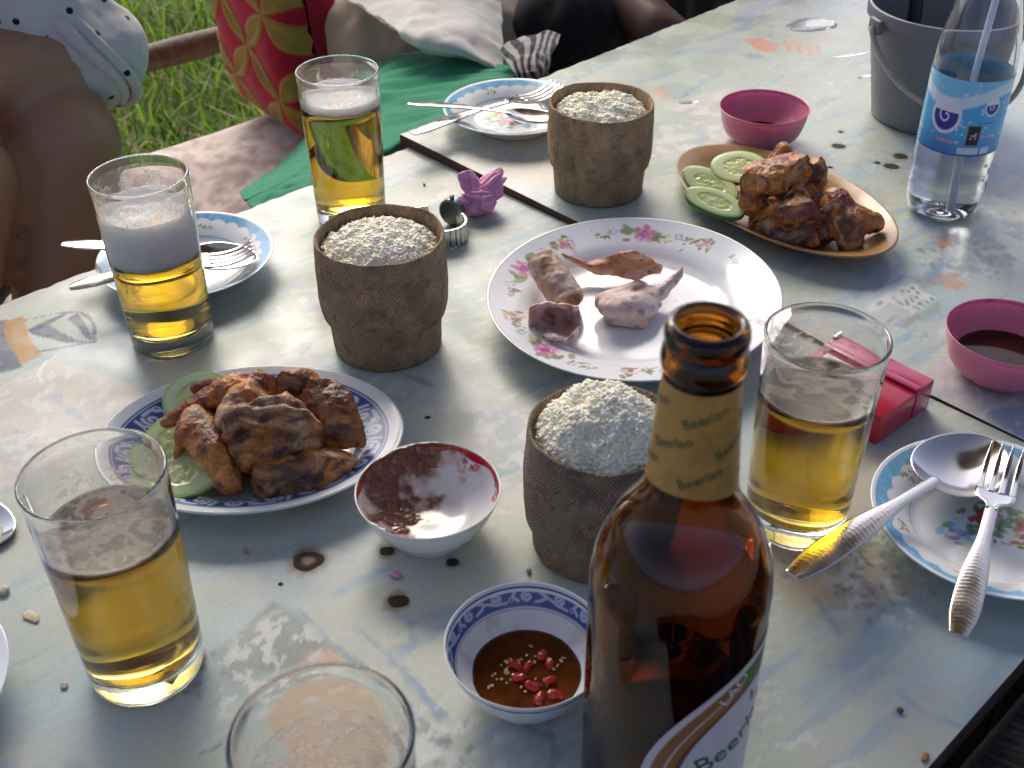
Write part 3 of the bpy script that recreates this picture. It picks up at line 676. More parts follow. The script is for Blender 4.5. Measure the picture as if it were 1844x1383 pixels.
def lacing(parent, z0, z1, seed, thr, side=None):
    """strands of dried foam on the inner wall"""
    nz, nth = 110, 300; z = np.linspace(z0, z1, nz)[:, None]; th = np.linspace(0, 2 * np.pi, nth, endpoint=False)[None]
    r = rin(z) - 0.00025
    x, y = r * np.cos(th), r * np.sin(th); Z = z + 0 * th
    P = np.stack([x, y, Z * 1.3], -1); a = fbm(P, 95, seed, 3); b = fbm(P, 240, seed + 5, 2)
    ridged = 1 - np.abs(a - 0.5) * 9 + (b - 0.5) * 1.6
    u = (Z - z0) / (z1 - z0); m = ridged - thr - 0.9 * u ** 1.4 + 0.75 * (fbm(P, 32, seed + 7, 2) - 0.55)
    if side is not None: m = m + 0.55 * np.cos(th - side) - 0.25
    m = np.maximum(m, 1.0 * (u < 0.025))
    cov = sstep(-0.25, 0.45, m) * (0.75 + 0.4 * (vn(P, 900, seed + 2) - 0.5)); cov = np.where(cov < 0.04, 0, cov)
    f = gridfaces(nz, nth, True)[:, ::-1]; keep = cov.ravel()[f].max(1) > 0
    return setcover(mesh_np('foam_lacing', np.stack([x, y, Z], -1).reshape(-1, 3), f[keep], M['film'], parent), cov)
def film(parent, lev, seed, thr, base):
    nr, nth = 90, 220; k = np.linspace(0.01, 0.995, nr)[:, None]; th = np.linspace(0, 2 * np.pi, nth, endpoint=False)[None]
    r = k * (rin(lev)); x, y = r * np.cos(th), r * np.sin(th); P = np.stack([x, y], -1)
    a = fbm(P, 85, seed, 4); b = fbm(P, 300, seed + 2, 2)
    bub = 1 - np.minimum(1, np.abs(fbm(P, 480, seed + 4, 2) - 0.5) * 9)
    m = 1 - np.abs(a - 0.5) * 8 + (b - 0.5) * 1.0
    cov = base + 0.30 * sstep(0.45, 0.62, fbm(P, 60, seed + 8, 3)) + 0.85 * sstep(thr - 0.1, thr + 0.35, m) * sstep(0.38, 0.52, fbm(P, 45, seed + 6, 2)) + 0.25 * bub * (b - 0.2)
    cov = np.maximum(cov, sstep(0.91, 0.96, k + 0.05 * (b - 0.5)) * 0.95)
    z = lev + 0.0003 + 0.0006 * sstep(0.90, 0.96, k) + 0.0002 * bub + 0 * th
    return setcover(mesh_np('foam_film', np.stack([x, y, z], -1).reshape(-1, 3), gridfaces(nr, nth, True)[:, ::-1], M['film'], parent), cov + 0 * th)

GL = [('A', (-0.1402, 0.9107), 'tall beer glass behind the middle rice basket, thin foam head', 0.1074, 0.007),
      ('B', (-0.2549, 0.7215), 'beer glass with thick white foam standing before the left small plate', 0.0753, 0.036),
      ('C', (-0.1966, 0.4090), 'beer glass in the left foreground, foam ring, no foam head', 0.0993, 0),
      ('D', (0.1715, 0.5166), 'beer glass right of the brown bottle beside the red cigarette pack', 0.0985, 0),
      ('E', (-0.0708, 0.2614), 'nearly empty glass with foam patches cut off by the bottom edge', 0.024, 0)]
for k, (x, y), lab, lev, head in GL:
    g = thing('beer_glass', lab, 'glass', (x, y, 0.0002), 0.0, 'beer glasses on the table')
    glass_mesh_obj(g); beer_mesh_obj(g, lev)
    sd = ord(k)
    if head:
        foam_head(g, lev - 0.0006, lev + head, sd, 0.0035 if k == 'B' else 0.0018)
        lacing(g, lev + head - 0.001, GH - 0.006, sd, 0.15 if k == 'B' else 0.5, None)
    else:
        film(g, lev, sd, {'C': 0.30, 'D': 0.10, 'E': 0.05}[k], {'C': 0.50, 'D': 0.24, 'E': 0.14}[k])
        lacing(g, lev - 0.001, min(GH - 0.006, lev + {'C': .050, 'D': .055, 'E': .085}[k]), sd, {'C': 0.45, 'D': 0.35, 'E': -0.55}[k], {'C': 0.9, 'D': 2.2, 'E': None}[k])

# ------------------------------------------------------------------ rice baskets
def basket_mat():
    m = pm('woven_bamboo', rough=0.8, attr=True)
    t = m.node_tree; L = t.links; b = t.nodes['Principled BSDF']
    a = t.nodes.new('ShaderNodeAttribute'); a.attribute_name = 'Cyl'
    hs = []
    for ang in (38, -38):
        mp = t.nodes.new('ShaderNodeMapping'); mp.inputs['Rotation'].default_value = (0, 0, R(ang)); L.new(a.outputs['Vector'], mp.inputs['Vector'])
        wv = t.nodes.new('ShaderNodeTexWave'); wv.inputs['Scale'].default_value = 165; wv.inputs['Distortion'].default_value = 6.0; wv.inputs['Detail'].default_value = 2
        wv.inputs['Detail Scale'].default_value = 1.2
        L.new(mp.outputs[0], wv.inputs['Vector']); hs.append(wv.outputs['Fac'])
    ad = t.nodes.new('ShaderNodeMath'); ad.operation = 'ADD'; L.new(hs[0], ad.inputs[0]); L.new(hs[1], ad.inputs[1])
    n = t.nodes.new('ShaderNodeTexNoise'); n.inputs['Scale'].default_value = 260; n.inputs['Detail'].default_value = 4; L.new(a.outputs['Vector'], n.inputs['Vector'])
    a2 = t.nodes.new('ShaderNodeMath'); a2.operation = 'MULTIPLY_ADD'; a2.inputs[1].default_value = 1.2; L.new(n.outputs['Fac'], a2.inputs[0]); L.new(ad.outputs[0], a2.inputs[2])
    bp = t.nodes.new('ShaderNodeBump'); bp.inputs['Strength'].default_value = 0.5; bp.inputs['Distance'].default_value = 0.0007
    L.new(a2.outputs[0], bp.inputs['Height']); L.new(bp.outputs[0], b.inputs['Normal'])
    mr = t.nodes.new('ShaderNodeMapRange'); mr.inputs[1].default_value = 0.5; mr.inputs[2].default_value = 2.4; mr.inputs[3].default_value = 0.40; mr.inputs[4].default_value = 1.42
    L.new(a2.outputs[0], mr.inputs[0])
    at = [x for x in t.nodes if x.type == 'ATTRIBUTE' and x.attribute_name == 'Col'][0]
    sc = t.nodes.new('ShaderNodeVectorMath'); sc.operation = 'SCALE'; L.new(at.outputs['Color'], sc.inputs[0]); L.new(mr.outputs[0], sc.inputs['Scale'])
    L.new(sc.outputs[0], b.inputs['Base Color'])
    return m
M['basket'] = basket_mat()
M['rice'] = pm('sticky_rice', rough=0.5, attr=True)

def cyl_part(name, prof, n, seed, parent, tint, irr):
    V, F = lathe(prof, n); F = F[:, ::-1]; k = len(prof)
    th = np.tile(np.linspace(0, 2 * np.pi, n, endpoint=False), k); r = np.hypot(V[:, 0], V[:, 1]); z = V[:, 2].copy()
    ph = (th + np.pi / 2 + np.pi) % (2 * np.pi) - np.pi          # seam of the wrap at the far side
    Cy = np.c_[ph * 0.045, z, 0 * z]
    P = np.c_[np.cos(th), np.sin(th), z * 22]
    wob = 1 + irr * (fbm(P, 1.6, seed, 2) - 0.5) + 0.012 * (fbm(P, 7, seed + 1, 2) - 0.5)
    V[:, 0] *= wob; V[:, 1] *= wob
    zmax = max(p[1] for p in prof)
    V[:, 2] += (fbm(np.c_[np.cos(th), np.sin(th)], 1.5, seed + 2, 3) - 0.5) * 0.005 * sstep(zmax * 0.6, zmax, z)
    c = np.ones((len(V), 3)) * np.array(tint)
    P3 = np.c_[np.cos(th) * 0.045, np.sin(th) * 0.045, z]
    c = mixc(c, sstep(0.42, 0.75, fbm(P3, 70, seed + 4, 4)) * 0.6, np.array(tint) * 0.45)
    c = mixc(c, sstep(0.45, 0.80, fbm(P3, 110, seed + 6, 3)) * 0.6, np.array(tint) * np.array([1.6, 1.5, 1.3]))
    c = mixc(c, sstep(0.62, 0.8, fbm(P3, 240, seed + 8, 2)) * 0.5, np.array(tint) * 0.25)
    o = mesh_np(name, V, F, M['basket'], parent, col=c)
    at = o.data.attributes.new('Cyl', 'FLOAT_VECTOR', 'POINT'); at.data.foreach_set('vector', Cy.ravel())
    return o

def rice_heap(label, x, y, z, rad, top, seed, dome):
    rg = np.random.default_rng(seed)
    nr, nth = 30, 72; k = np.linspace(0.01, 1, nr)[:, None]; th = np.linspace(0, 2 * np.pi, nth, endpoint=False)[None]
    def H(px, py):
        rr = np.hypot(px, py) / rad
        Q = np.stack([px, py], -1)
        return top + dome * (1 - rr ** 2) + (fbm(Q, 45, seed, 3) - 0.5) * 0.014 * (1 - 0.6 * rr ** 2) + (1 - np.abs(fbm(Q, 95, seed + 40, 2) - 0.5) * 4) * 0.0026 - 0.006 * rr ** 6
    X, Y = k * rad * np.cos(th), k * rad * np.sin(th); Z = H(X, Y) - 0.0005
    Vs = [np.stack([X, Y, Z], -1).reshape(-1, 3)]; Fq = [gridfaces(nr, nth, True)[:, ::-1]]; off = nr * nth
    # skirt so that the heap has body
    sk = Vs[0][-nth:].copy(); sk[:, 2] = top - 0.03; Vs.append(sk); b = (nr - 1) * nth
    j = np.arange(nth); Fq.append(np.stack([b + j, off + j, off + (j + 1) % nth, b + (j + 1) % nth], -1)); off += nth
    cs = [np.ones((off, 3)) * np.array((0.95, 0.89, 0.70))]
    N = 2600
    rr = rad * 0.985 * np.sqrt(rg.uniform(0, 1, N)); a = rg.uniform(0, 2 * np.pi, N); gx, gy = rr * np.cos(a), rr * np.sin(a); gz = H(gx, gy) + rg.uniform(-0.0011, 0.0004, N)
    az = rg.uniform(0, 2 * np.pi, N); el = rg.normal(0, 0.20, N)
    # six-sided spindle of 4 rings
    ts = np.array([-1, -0.6, 0.0, 0.6, 1]); rs = np.array([0.25, 0.8, 1, 0.8, 0.25]); h6 = np.arange(5) * 2 * np.pi / 5
    unit = np.stack([np.repeat(ts, 5), np.tile(np.cos(h6), 5) * np.repeat(rs, 5), np.tile(np.sin(h6), 5) * np.repeat(rs, 5)], -1)
    Ln = rg.uniform(0.0020, 0.0030, N); wd = rg.uniform(0.0010, 0.0015, N)
    d = np.stack([np.cos(az) * np.cos(el), np.sin(az) * np.cos(el), np.sin(el)], -1)
    s = np.stack([-np.sin(az), np.cos(az), 0 * az], -1); u = np.cross(d, s)
    G = np.stack([gx, gy, gz], -1)[:, None] + unit[None, :, :1] * d[:, None] * Ln[:, None, None] + (unit[None, :, 1:2] * s[:, None] + unit[None, :, 2:] * u[:, None]) * wd[:, None, None]
    gf = gridfaces(5, 5, True); Fq.append((off + np.arange(N)[:, None, None] * 25 + gf[None]).reshape(-1, 4))
    cap = np.array([[0, 4, 3, 2, 1], [20, 21, 22, 23, 24]]); Fc = (off + np.arange(N)[:, None, None] * 25 + cap[None]).reshape(-1, 5)
    Vs.append(G.reshape(-1, 3))
    cc = np.array((0.97, 0.92, 0.75)) * rg.uniform(0.86, 1.1, (N, 1)) * np.array([[1, 1, 1]]); cc[:, 2] *= rg.uniform(0.85, 1.08, N)
    cs.append(np.repeat(cc, 25, 0))
    o = mesh_np('sticky_rice', np.vstack(Vs), [np.vstack(Fq), Fc], M['rice'], col=np.vstack(cs))
    o.location = (x, y, z)
    return tag(o, label, 'rice', 'heaps of sticky rice')

def basket(label, ricelabel, x, y, seed, h, tint, body, top, dome, irr=0.05, tilt=(0, 0)):
    z = onz(x, y)
    bk = thing('rice_basket', label, 'basket', (x, y, z + 0.0002), 0, 'woven sticky rice baskets')
    rim, mid, step, foot, zs = body
    cyl_part('foot_ring', [(0.004, 0.001), (foot - 0.004, 0.0008), (foot - 0.0012, 0.0), (foot, 0.0012)] + [(foot + (step - 0.001 - foot) * f * 0.5, 0.0012 + (zs + 0.004) * f) for f in np.linspace(0.06, 1, 14)], 180, seed, bk, np.array(tint) * 1.06, 0.03)
    out = [(step - 0.006, zs - 0.001), (step - 0.002, zs - 0.0015), (step, zs + 0.0005)]
    out += [tuple(v) for v in catmull([(step, zs + 0.0005), (mid, zs + 0.012), (mid * 1.005, (zs + h) / 2 + 0.004), (rim + 0.0006, h - 0.012), (rim, h)], 34)[1:]]
    out += [(rim - 0.0006, h + 0.0009), (rim - 0.0018, h + 0.0004), (rim - 0.0024, h - 0.002)] + [(rim - 0.0030 - 0.001 * f, h - 0.003 - 0.045 * f) for f in np.linspace(0, 1, 12)] + [(0.001, h - 0.049)]
    cyl_part('basket_body', out, 220, seed + 20, bk, tint, irr)
    rice_heap(ricelabel, x, y, z, rim - 0.0034, top, seed, dome)
    return bk
TB = (0.30, 0.205, 0.118)
basket('brown woven rice basket in the middle, between foamy glass and floral plate', 'white sticky rice in the middle basket, a little below its rim', -0.0923, 0.713, 101, 0.0907, TB, (0.0458, 0.0468, 0.0448, 0.0398, 0.030), 0.0825, 0.008, 0.015)
basket('brown woven rice basket far back, left of the pink bowl', 'small heap of white sticky rice in the farthest basket', 0.0803, 0.9492, 202, 0.0815, (0.34, 0.235, 0.13), (0.0456, 0.0462, 0.0445, 0.0402, 0.027), 0.0735, 0.009, 0.015)
basket('dark woven rice basket with torn side half hidden by brown bottle', 'tall mound of white sticky rice in the basket behind the bottle', 0.0506, 0.5015, 303, 0.0850, (0.22, 0.160, 0.11), (0.0424, 0.0445, 0.0438, 0.0395, 0.022), 0.0800, 0.026, 0.025)

# ------------------------------------------------------------------ plates and bowls
def shell(prof_top, prof_bot, nth, ell=(1, 1)):
    prof = list(prof_top) + list(prof_bot)
    V, F = lathe(prof, nth); V[:, 0] *= ell[0]; V[:, 1] *= ell[1]
    return V, F, len(prof_top) * nth
def res_prof(pts, n): return [tuple(v) for v in catmull(pts, n)]

def stroke_uv(U, V_, pts, wd, soft=0.4):
    d = dpoly(np.stack([U, V_], -1), pts); return sstep(wd * (1 + soft), wd * (1 - soft), d)

def scroll_band(u, v, period, hgt):
    """white scrollwork mask; u runs along the band in metres, v from 0 (inner) to hgt"""
    n_rep = u / period; f = (n_rep - np.floor(n_rep)) * period; s = hgt
    m = np.zeros_like(u)
    def spiral(cx, cy, r0, turns, start, sgn):
        t = np.linspace(0, 1, 16); a = start + sgn * turns * 2 * np.pi * t; r = r0 * (1 - 0.8 * t)
        return np.stack([cx + r * np.cos(a), cy + r * np.sin(a)], -1)
    p = period
    strokes = [spiral(0.22 * p, 0.55 * s, 0.32 * s, 1.2, 4.2, -1), spiral(0.72 * p, 0.45 * s, 0.32 * s, 1.2, 1.0, -1),
               np.array([[0.05 * p, 0.15 * s], [0.22 * p, 0.2 * s], [0.40 * p, 0.5 * s], [0.55 * p, 0.82 * s], [0.72 * p, 0.80 * s]]),
               np.array([[0.40 * p, 0.5 * s], [0.50 * p, 0.25 * s], [0.58 * p, 0.15 * s]]), np.array([[0.86 * p, 0.2 * s], [0.95 * p, 0.5 * s], [0.90 * p, 0.8 * s]])]
    for st in strokes:
        for o_ in (-p, 0, p):
            m = np.maximum(m, stroke_uv(f, v, st + np.array([o_, 0]), 0.060 * s + 0.00022))
    for cx, cy in ((0.47 * p, 0.72 * s), (0.97 * p, 0.30 * s)):
        d = np.hypot(((f - cx + p / 2) % p) - p / 2, v - cy); m = np.maximum(m, sstep(0.05 * s, 0.02 * s, np.abs(d - 0.13 * s)))
    return m

WH = np.array((0.80, 0.81, 0.79)); NAVY = np.array((0.035, 0.065, 0.20))
def flecks(P, c, cen, rg, cnt, rad, cols, smin, smax, al=0.85):
    for _ in range(cnt):
        p = np.array(cen) + rg.normal(0, rad, 2); sz = rg.uniform(smin, smax); d = P - p; a = rg.uniform(0, 3.14)
        d = np.hypot(d @ [math.cos(a), math.sin(a)], 2.0 * (d @ [-math.sin(a), math.cos(a)]))
        c = mixc(c, sstep(sz * 1.25, sz * 0.75, d) * al, cols[rg.integers(len(cols))])
    return c

def small_plate_mesh():
    top = res_prof([(0.0003, 0.0045), (0.020, 0.0043), (0.036, 0.0046), (0.043, 0.0062), (0.048, 0.0100), (0.055, 0.0140), (0.0640, 0.0175), (0.0690, 0.0192)], 100)
    bot = [(0.0702, 0.0196), (0.0707, 0.0191), (0.0702, 0.0184), (0.064, 0.0150), (0.054, 0.0110), (0.047, 0.0066), (0.0415, 0.0022), (0.0405, 0.0002), (0.0385, 0.0002), (0.037, 0.0016), (0.0003, 0.0016)]
    nth = 560; V, F, k = shell(top, bot, nth)
    c = np.ones((len(V), 3)) * WH; P = V[:k, :2]; r = np.hypot(P[:, 0], P[:, 1]); th = np.arctan2(P[:, 1], P[:, 0]); ct = c[:k].copy()
    sc = 0.0590 + 0.0030 * np.abs(np.sin(th * 13)) + 0.0015 * np.sin(th * 2)
    blue = np.array((0.17, 0.42, 0.62)) * (0.85 + 0.4 * vn(P, 300, 3))[:, None]
    m = sstep(-0.0004, 0.0004, r - sc) * sstep(0.0682, 0.0674, r); ct = ct * (1 - m[:, None]) + blue * m[:, None]
    ct = mixc(ct, sstep(0.0006, 0.0002, np.abs(r - 0.0462)) * 0.7, (0.25, 0.45, 0.62))
    ct = mixc(ct, sstep(0.0004, 0.0001, np.abs(r - sc + 0.0016)) * 0.35, (0.35, 0.55, 0.68))
    rg = np.random.default_rng(5)
    for q in range(7):
        a = q * 2 * np.pi / 7 + 0.3; k2 = np.hypot(P[:, 0] - 0.0545 * math.cos(a), P[:, 1] - 0.0545 * math.sin(a)) < 0.013
        for g in (-1, 0, 1):
            aa = a + g * 0.06
            ct[k2] = flecks(P[k2], ct[k2], (0.0545 * math.cos(aa), 0.0545 * math.sin(aa)), rg, 5, 0.0016, [(0.36, 0.24, 0.12), (0.48, 0.36, 0.14), (0.40, 0.22, 0.22), (0.30, 0.32, 0.18)], 0.0007, 0.0019)
    # bouquet in the well
    k3 = r < 0.046
    Pc, cc = P[k3], ct[k3]
    red, grn, yel, blu, vio = (0.55, 0.045, 0.05), (0.07, 0.26, 0.07), (0.75, 0.50, 0.06), (0.22, 0.55, 0.75), (0.35, 0.25, 0.55)
    cc = flecks(Pc, cc, (0.002, 0.010), rg, 26, 0.0075, [grn, (0.12, 0.34, 0.12)], 0.002, 0.006)
    cc = flecks(Pc, cc, (0.020, 0.004), rg, 20, 0.006, [grn, (0.10, 0.30, 0.08)], 0.002, 0.005)
    cc = flecks(Pc, cc, (0.004, 0.009), rg, 26, 0.0042, [red, (0.62, 0.10, 0.10), (0.42, 0.02, 0.04)], 0.002, 0.0045)
    cc = flecks(Pc, cc, (0.024, -0.004), rg, 18, 0.0042, [red, yel, (0.70, 0.20, 0.05)], 0.0015, 0.004)
    cc = flecks(Pc, cc, (-0.016, 0.000), rg, 40, 0.0062, [blu, (0.35, 0.66, 0.80), (0.62, 0.78, 0.84), vio], 0.0015, 0.0042, 0.8)
    cc = flecks(Pc, cc, (0.012, -0.016), rg, 10, 0.003, [yel, red, grn], 0.0015, 0.0032)
    for q in range(7):
        cc = flecks(Pc, cc, (-0.006 + q * 0.004, -0.008 - 0.0022 * q), rg, 4, 0.0007, [(0.05, 0.06, 0.08)], 0.0005, 0.0011)
    ct[k3] = cc; c[:k] = ct
    o = mesh_np('plate', V, F, M['ceramic'], col=c); me = o.data; bpy.data.objects.remove(o); return me
SPM = small_plate_mesh()
def small_plate(label, x, y, rot):
    o = obj('side_plate', SPM); o.location = (x, y, onz(x, y) + 0.0002); o.rotation_euler = (0, 0, rot)
    return tag(o, label, 'plate', 'small plates with blue scalloped rims')
small_plate('blue scalloped plate on the left, partly behind the foamy beer glass', -0.2635, 0.8162, 1.2)
small_plate('blue scalloped plate at the back beside the green cloth', 0.0050, 1.0880, 2.6)
small_plate('blue scalloped plate at the right edge with spoon and fork', 0.2835, 0.5000, 0.25)

def floral_plate():
    top = res_prof([(0.0003, 0.0050), (0.040, 0.0048), (0.062, 0.0052), (0.071, 0.0075), (0.077, 0.0115), (0.083, 0.0145), (0.095, 0.0180), (0.1085, 0.0222)], 130)
    bot = [(0.1098, 0.0228), (0.1104, 0.0222), (0.1098, 0.0214), (0.096, 0.0152), (0.083, 0.0110), (0.074, 0.0050), (0.067, 0.0018), (0.066, 0.0), (0.0635, 0.0), (0.062, 0.0016), (0.0003, 0.0018)]
    nth = 700; V, F, k = shell(top, bot, nth)
    c = np.ones((len(V), 3)) * np.array((0.80, 0.81, 0.82)); P = V[:k, :2]; r = np.hypot(P[:, 0], P[:, 1]); ct = c[:k].copy(); rg = np.random.default_rng(9)
    pink, dp, pal = (0.62, 0.22, 0.42), (0.48, 0.10, 0.30), (0.78, 0.50, 0.60); grn = (0.20, 0.26, 0.10); g2 = (0.30, 0.36, 0.16); blu = (0.36, 0.40, 0.58); yel = (0.70, 0.55, 0.22)
    def pol(R_, a): return np.array([R_ * math.cos(a), R_ * math.sin(a)])
    for q in range(5):
        a0 = q * 2 * np.pi / 5 + 1.38
        an = np.arctan2(P[:, 1], P[:, 0]); dd = (an - a0 + np.pi) % (2 * np.pi) - np.pi
        km = (np.abs(dd) < 0.62) & (r > 0.072); Q, cc = P[km], ct[km]
        cc = flecks(Q, cc, pol(0.0940, a0 + 0.13), rg, 7, 0.0038, [grn, g2], 0.003, 0.0065)
        cc = flecks(Q, cc, pol(0.0910, a0 - 0.13), rg, 7, 0.0038, [grn, g2], 0.003, 0.0065)
        for ring, col in ((0.0078, pal), (0.0056, pink), (0.0032, pal), (0.0016, dp)):      # the rose: rings of petals
            for j in range(6):
                cc = flecks(Q, cc, pol(0.0930, a0) + pol(ring, j * 1.05 + ring * 400), rg, 1, 0.0003, [col, pink], 0.0028, 0.0044)
        cc = flecks(Q, cc, pol(0.0900, a0 - 0.19), rg, 12, 0.0034, [yel, (0.75, 0.66, 0.45)], 0.0012, 0.0026)
        for j in range(6): cc = flecks(Q, cc, pol(0.0945, a0 - 0.30) + pol(0.0026, j * 1.05), rg, 1, 0.0003, [blu], 0.0016, 0.0024, 0.7)
        cc = flecks(Q, cc, pol(0.0900, a0 - 0.37), rg, 6, 0.0024, [pink, pal, blu], 0.0012, 0.0022)
        cc = flecks(Q, cc, pol(0.0945, a0 - 0.42), rg, 6, 0.0028, [grn, g2], 0.0014, 0.0036)
        cc = flecks(Q, cc, pol(0.0950, a0 - 0.55), rg, 20, 0.0042, [pink, yel, grn, pal, grn], 0.0014, 0.0042)
        for j in range(5): cc = flecks(Q, cc, pol(0.0960, a0 + 0.27) + pol(0.0028, j * 1.25), rg, 1, 0.0003, [blu, pal], 0.0014, 0.0026, 0.7)
        cc = flecks(Q, cc, pol(0.0920, a0 + 0.34), rg, 7, 0.0028, [grn, g2, (0.6, 0.55, 0.5)], 0.0012, 0.0034)
        cc = flecks(Q, cc, pol(0.0950, a0 + 0.42), rg, 5, 0.0020, [blu, grn], 0.001, 0.0024)
        ct[km] = cc
    ct = mixc(ct, sstep(0.1080, 0.1086, r) * 0.6, (0.52, 0.47, 0.36))
    kk = r < 0.07; ct[kk] = flecks(P[kk], ct[kk], (0.01, 0.0), rg, 70, 0.026, [(0.45, 0.36, 0.26), (0.30, 0.20, 0.14)], 0.0004, 0.0011, 0.7)
    c[:k] = ct
    o = mesh_np('dinner_plate', V, F, M['ceramic'], col=c)
    o.location = (0.0925, 0.7385, 0.0045)
    o.rotation_euler = Matrix.Rotation(R(2.3), 3, Vector((E2[0], E2[1], 0))).to_euler()
    return tag(o, 'large white dinner plate with pink rose sprays and pale scraps', 'plate')
floral_plate()

def blue_oval():
    a, b = 0.0985, 0.0755
    top = res_prof([(0.0003, 0.0052), (0.40, 0.0050), (0.60, 0.0054), (0.68, 0.0080), (0.74, 0.0125), (0.86, 0.0165), (0.95, 0.0195), (0.985, 0.0205)], 110)
    bot = [(0.998, 0.0202), (1.0, 0.0194), (0.992, 0.0184), (0.88, 0.0135), (0.75, 0.0085), (0.66, 0.0026), (0.64, 0.0), (0.61, 0.0), (0.60, 0.0016), (0.0003, 0.0018)]
    nth = 720; V, F, k = shell(top, bot, nth, (a, b))
    c = np.ones((len(V), 3)) * WH; P = V[:k]; x, y = P[:, 0] / a, P[:, 1] / b; r = np.hypot(x, y); th = np.arctan2(y, x); ct = c[:k].copy()
    m = sstep(0.675, 0.682, r) * sstep(0.905, 0.898, r)
    ct = mixc(ct, m, NAVY * 1.5)
    ct = ct * (1 - 0.25 * (m * vn(P, 200, 3))[:, None])
    u = th * 0.0865 * 0.8; per = 2 * np.pi * 0.0865 * 0.8 / 11; v = (r - 0.69) * 0.0865
    sm = scroll_band(u, v, per, 0.0172) * sstep(0.69, 0.70, r) * sstep(0.895, 0.885, r)
    ct = mixc(ct, sm * 0.85, (0.62, 0.68, 0.78))
    ct = mixc(ct, sstep(0.006, 0.003, np.abs(r - 0.885)) * 0.8, (0.55, 0.62, 0.74))
    ct = mixc(ct, sstep(0.006, 0.003, np.abs(r - 0.64)) * 0.7, NAVY * 2.2)
    # greasy brown glaze in the well
    ct = mixc(ct, sstep(0.45, 0.7, fbm(P, 60, 3, 3)) * (r < 0.66) * 0.45, (0.30, 0.15, 0.05))
    c[:k] = ct
    o = mesh_np('serving_plate', V, F, M['ceramic'], col=c)
    o.location = (-0.1690, 0.5800, 0.0002); o.rotation_euler = (0, 0, R(2))
    return tag(o, 'oval serving plate with navy scrollwork rim, heaped with chicken', 'plate')
blue_oval()

def brown_oval():
    a, b = 0.1170, 0.0690
    top = res_prof([(0.0003, 0.0040), (0.45, 0.0040), (0.66, 0.0046), (0.76, 0.0085), (0.88, 0.0145), (0.985, 0.0182)], 44)
    bot = [(0.998, 0.0182), (1.0, 0.0172), (0.99, 0.0160), (0.88, 0.0118), (0.76, 0.0060), (0.68, 0.0002), (0.64, 0.0), (0.62, 0.0014), (0.0003, 0.0016)]
    V, F, k = shell(top, bot, 200, (a, b))
    c = np.ones((len(V), 3)) * np.array((0.36, 0.19, 0.065)); P = V[:k]
    ct = c[:k]; ct = mixc(ct, sstep(0.45, 0.7, fbm(P, 50, 7, 3)) * 0.5 * (np.hypot(P[:, 0] / a, P[:, 1] / b) < 0.8), (0.16, 0.075, 0.025)); c[:k] = ct
    m = pm('brown_melamine', rough=0.3, attr=True, mottle=(60, 0.08), rmottle=(40, 0.22, 0.42))
    o = mesh_np('serving_plate', V, F, m, col=c)
    o.location = (0.2355, 0.8985, onz(0.2355, 0.8985) + 0.0002); o.rotation_euler = (0, 0, R(-58))
    return tag(o, 'plain tan oval serving plate with chicken and cucumber slices', 'plate')
brown_oval()

def bowl_mesh(name, rr, h, foot, mat, paint, nth=360, nr=90, plain=False):
    top = res_prof([(0.0003, 0.0060), (foot * 0.55, 0.0062), (foot * 1.0, 0.0095), (rr * 0.82, h * 0.52), (rr * 0.955, h * 0.84), (rr - 0.0012, h - 0.0008)], nr)
    bot = [(rr - 0.0005, h), (rr, h - 0.0006), (rr - 0.0004, h - 0.0016)] + res_prof([(rr - 0.001, h - 0.003), (rr * 0.90, h * 0.66), (rr * 0.76, h * 0.34), (foot * 1.08, 0.0075), (foot, 0.0045)], 14) + [(foot, 0.0003), (foot - 0.0008, 0.0), (foot - 0.0022, 0.0), (foot - 0.003, 0.002), (0.0003, 0.0026)]
    if plain: bot = bot[:3] + res_prof([(rr - 0.001, h - 0.003), (rr * 0.93, h * 0.62), (rr * 0.83, h * 0.30), (foot * 1.12, 0.0040), (foot, 0.0008)], 16) + [(foot - 0.002, 0.0), (0.0003, 0.001)]
    V, F, k = shell(top, bot, nth); c, V = paint(V, k)
    return mesh_np(name, V, F, mat, col=c)
def p_pink(V, k):
    c = np.ones((len(V), 3)) * np.array((0.60, 0.18, 0.265)); P = V
    c = mixc(c, sstep(0.72, 0.80, fbm(P, 260, 3, 2)) * 0.5 * (np.arange(len(V)) < k), (0.20, 0.03, 0.05)); return c, V
M['pink'] = pm('pink_plastic', rough=0.32, attr=True, rmottle=(50, 0.24, 0.42), sss=0.1, sssr=(0.004, 0.001, 0.002))
def p_blue(V, k):
    c = np.ones((len(V), 3)) * WH; P = V[:k]; z = P[:, 2]; r = np.hypot(P[:, 0], P[:, 1]); th = np.arctan2(P[:, 1], P[:, 0]); ct = c[:k].copy()
    z0, z1 = 0.0225, 0.0336
    m = sstep(z0 - 0.0002, z0 + 0.0002, z) * sstep(z1 + 0.0002, z1 - 0.0002, z)
    ct = mixc(ct, m, NAVY * 1.6)
    sm = scroll_band(th * 0.036, z - z0 - 0.0012, 2 * np.pi * 0.036 / 7, 0.0088) * sstep(z0 + 0.0008, z0 + 0.0014, z) * sstep(z1 - 0.0008, z1 - 0.0014, z)
    ct = mixc(ct, sm * 0.85, (0.60, 0.68, 0.78))
    ct = mixc(ct, sstep(0.0005, 0.0002, np.abs(z - z0 + 0.0012)) * 0.7, NAVY * 2)
    st = fbm(np.c_[np.cos(th) * 0.03, np.sin(th) * 0.03, z], 160, 5, 3)
    ct = mixc(ct, sstep(0.50, 0.70, st) * (z < z0 - 0.001) * 0.35, (0.52, 0.36, 0.22))
    c[:k] = ct; return c, V
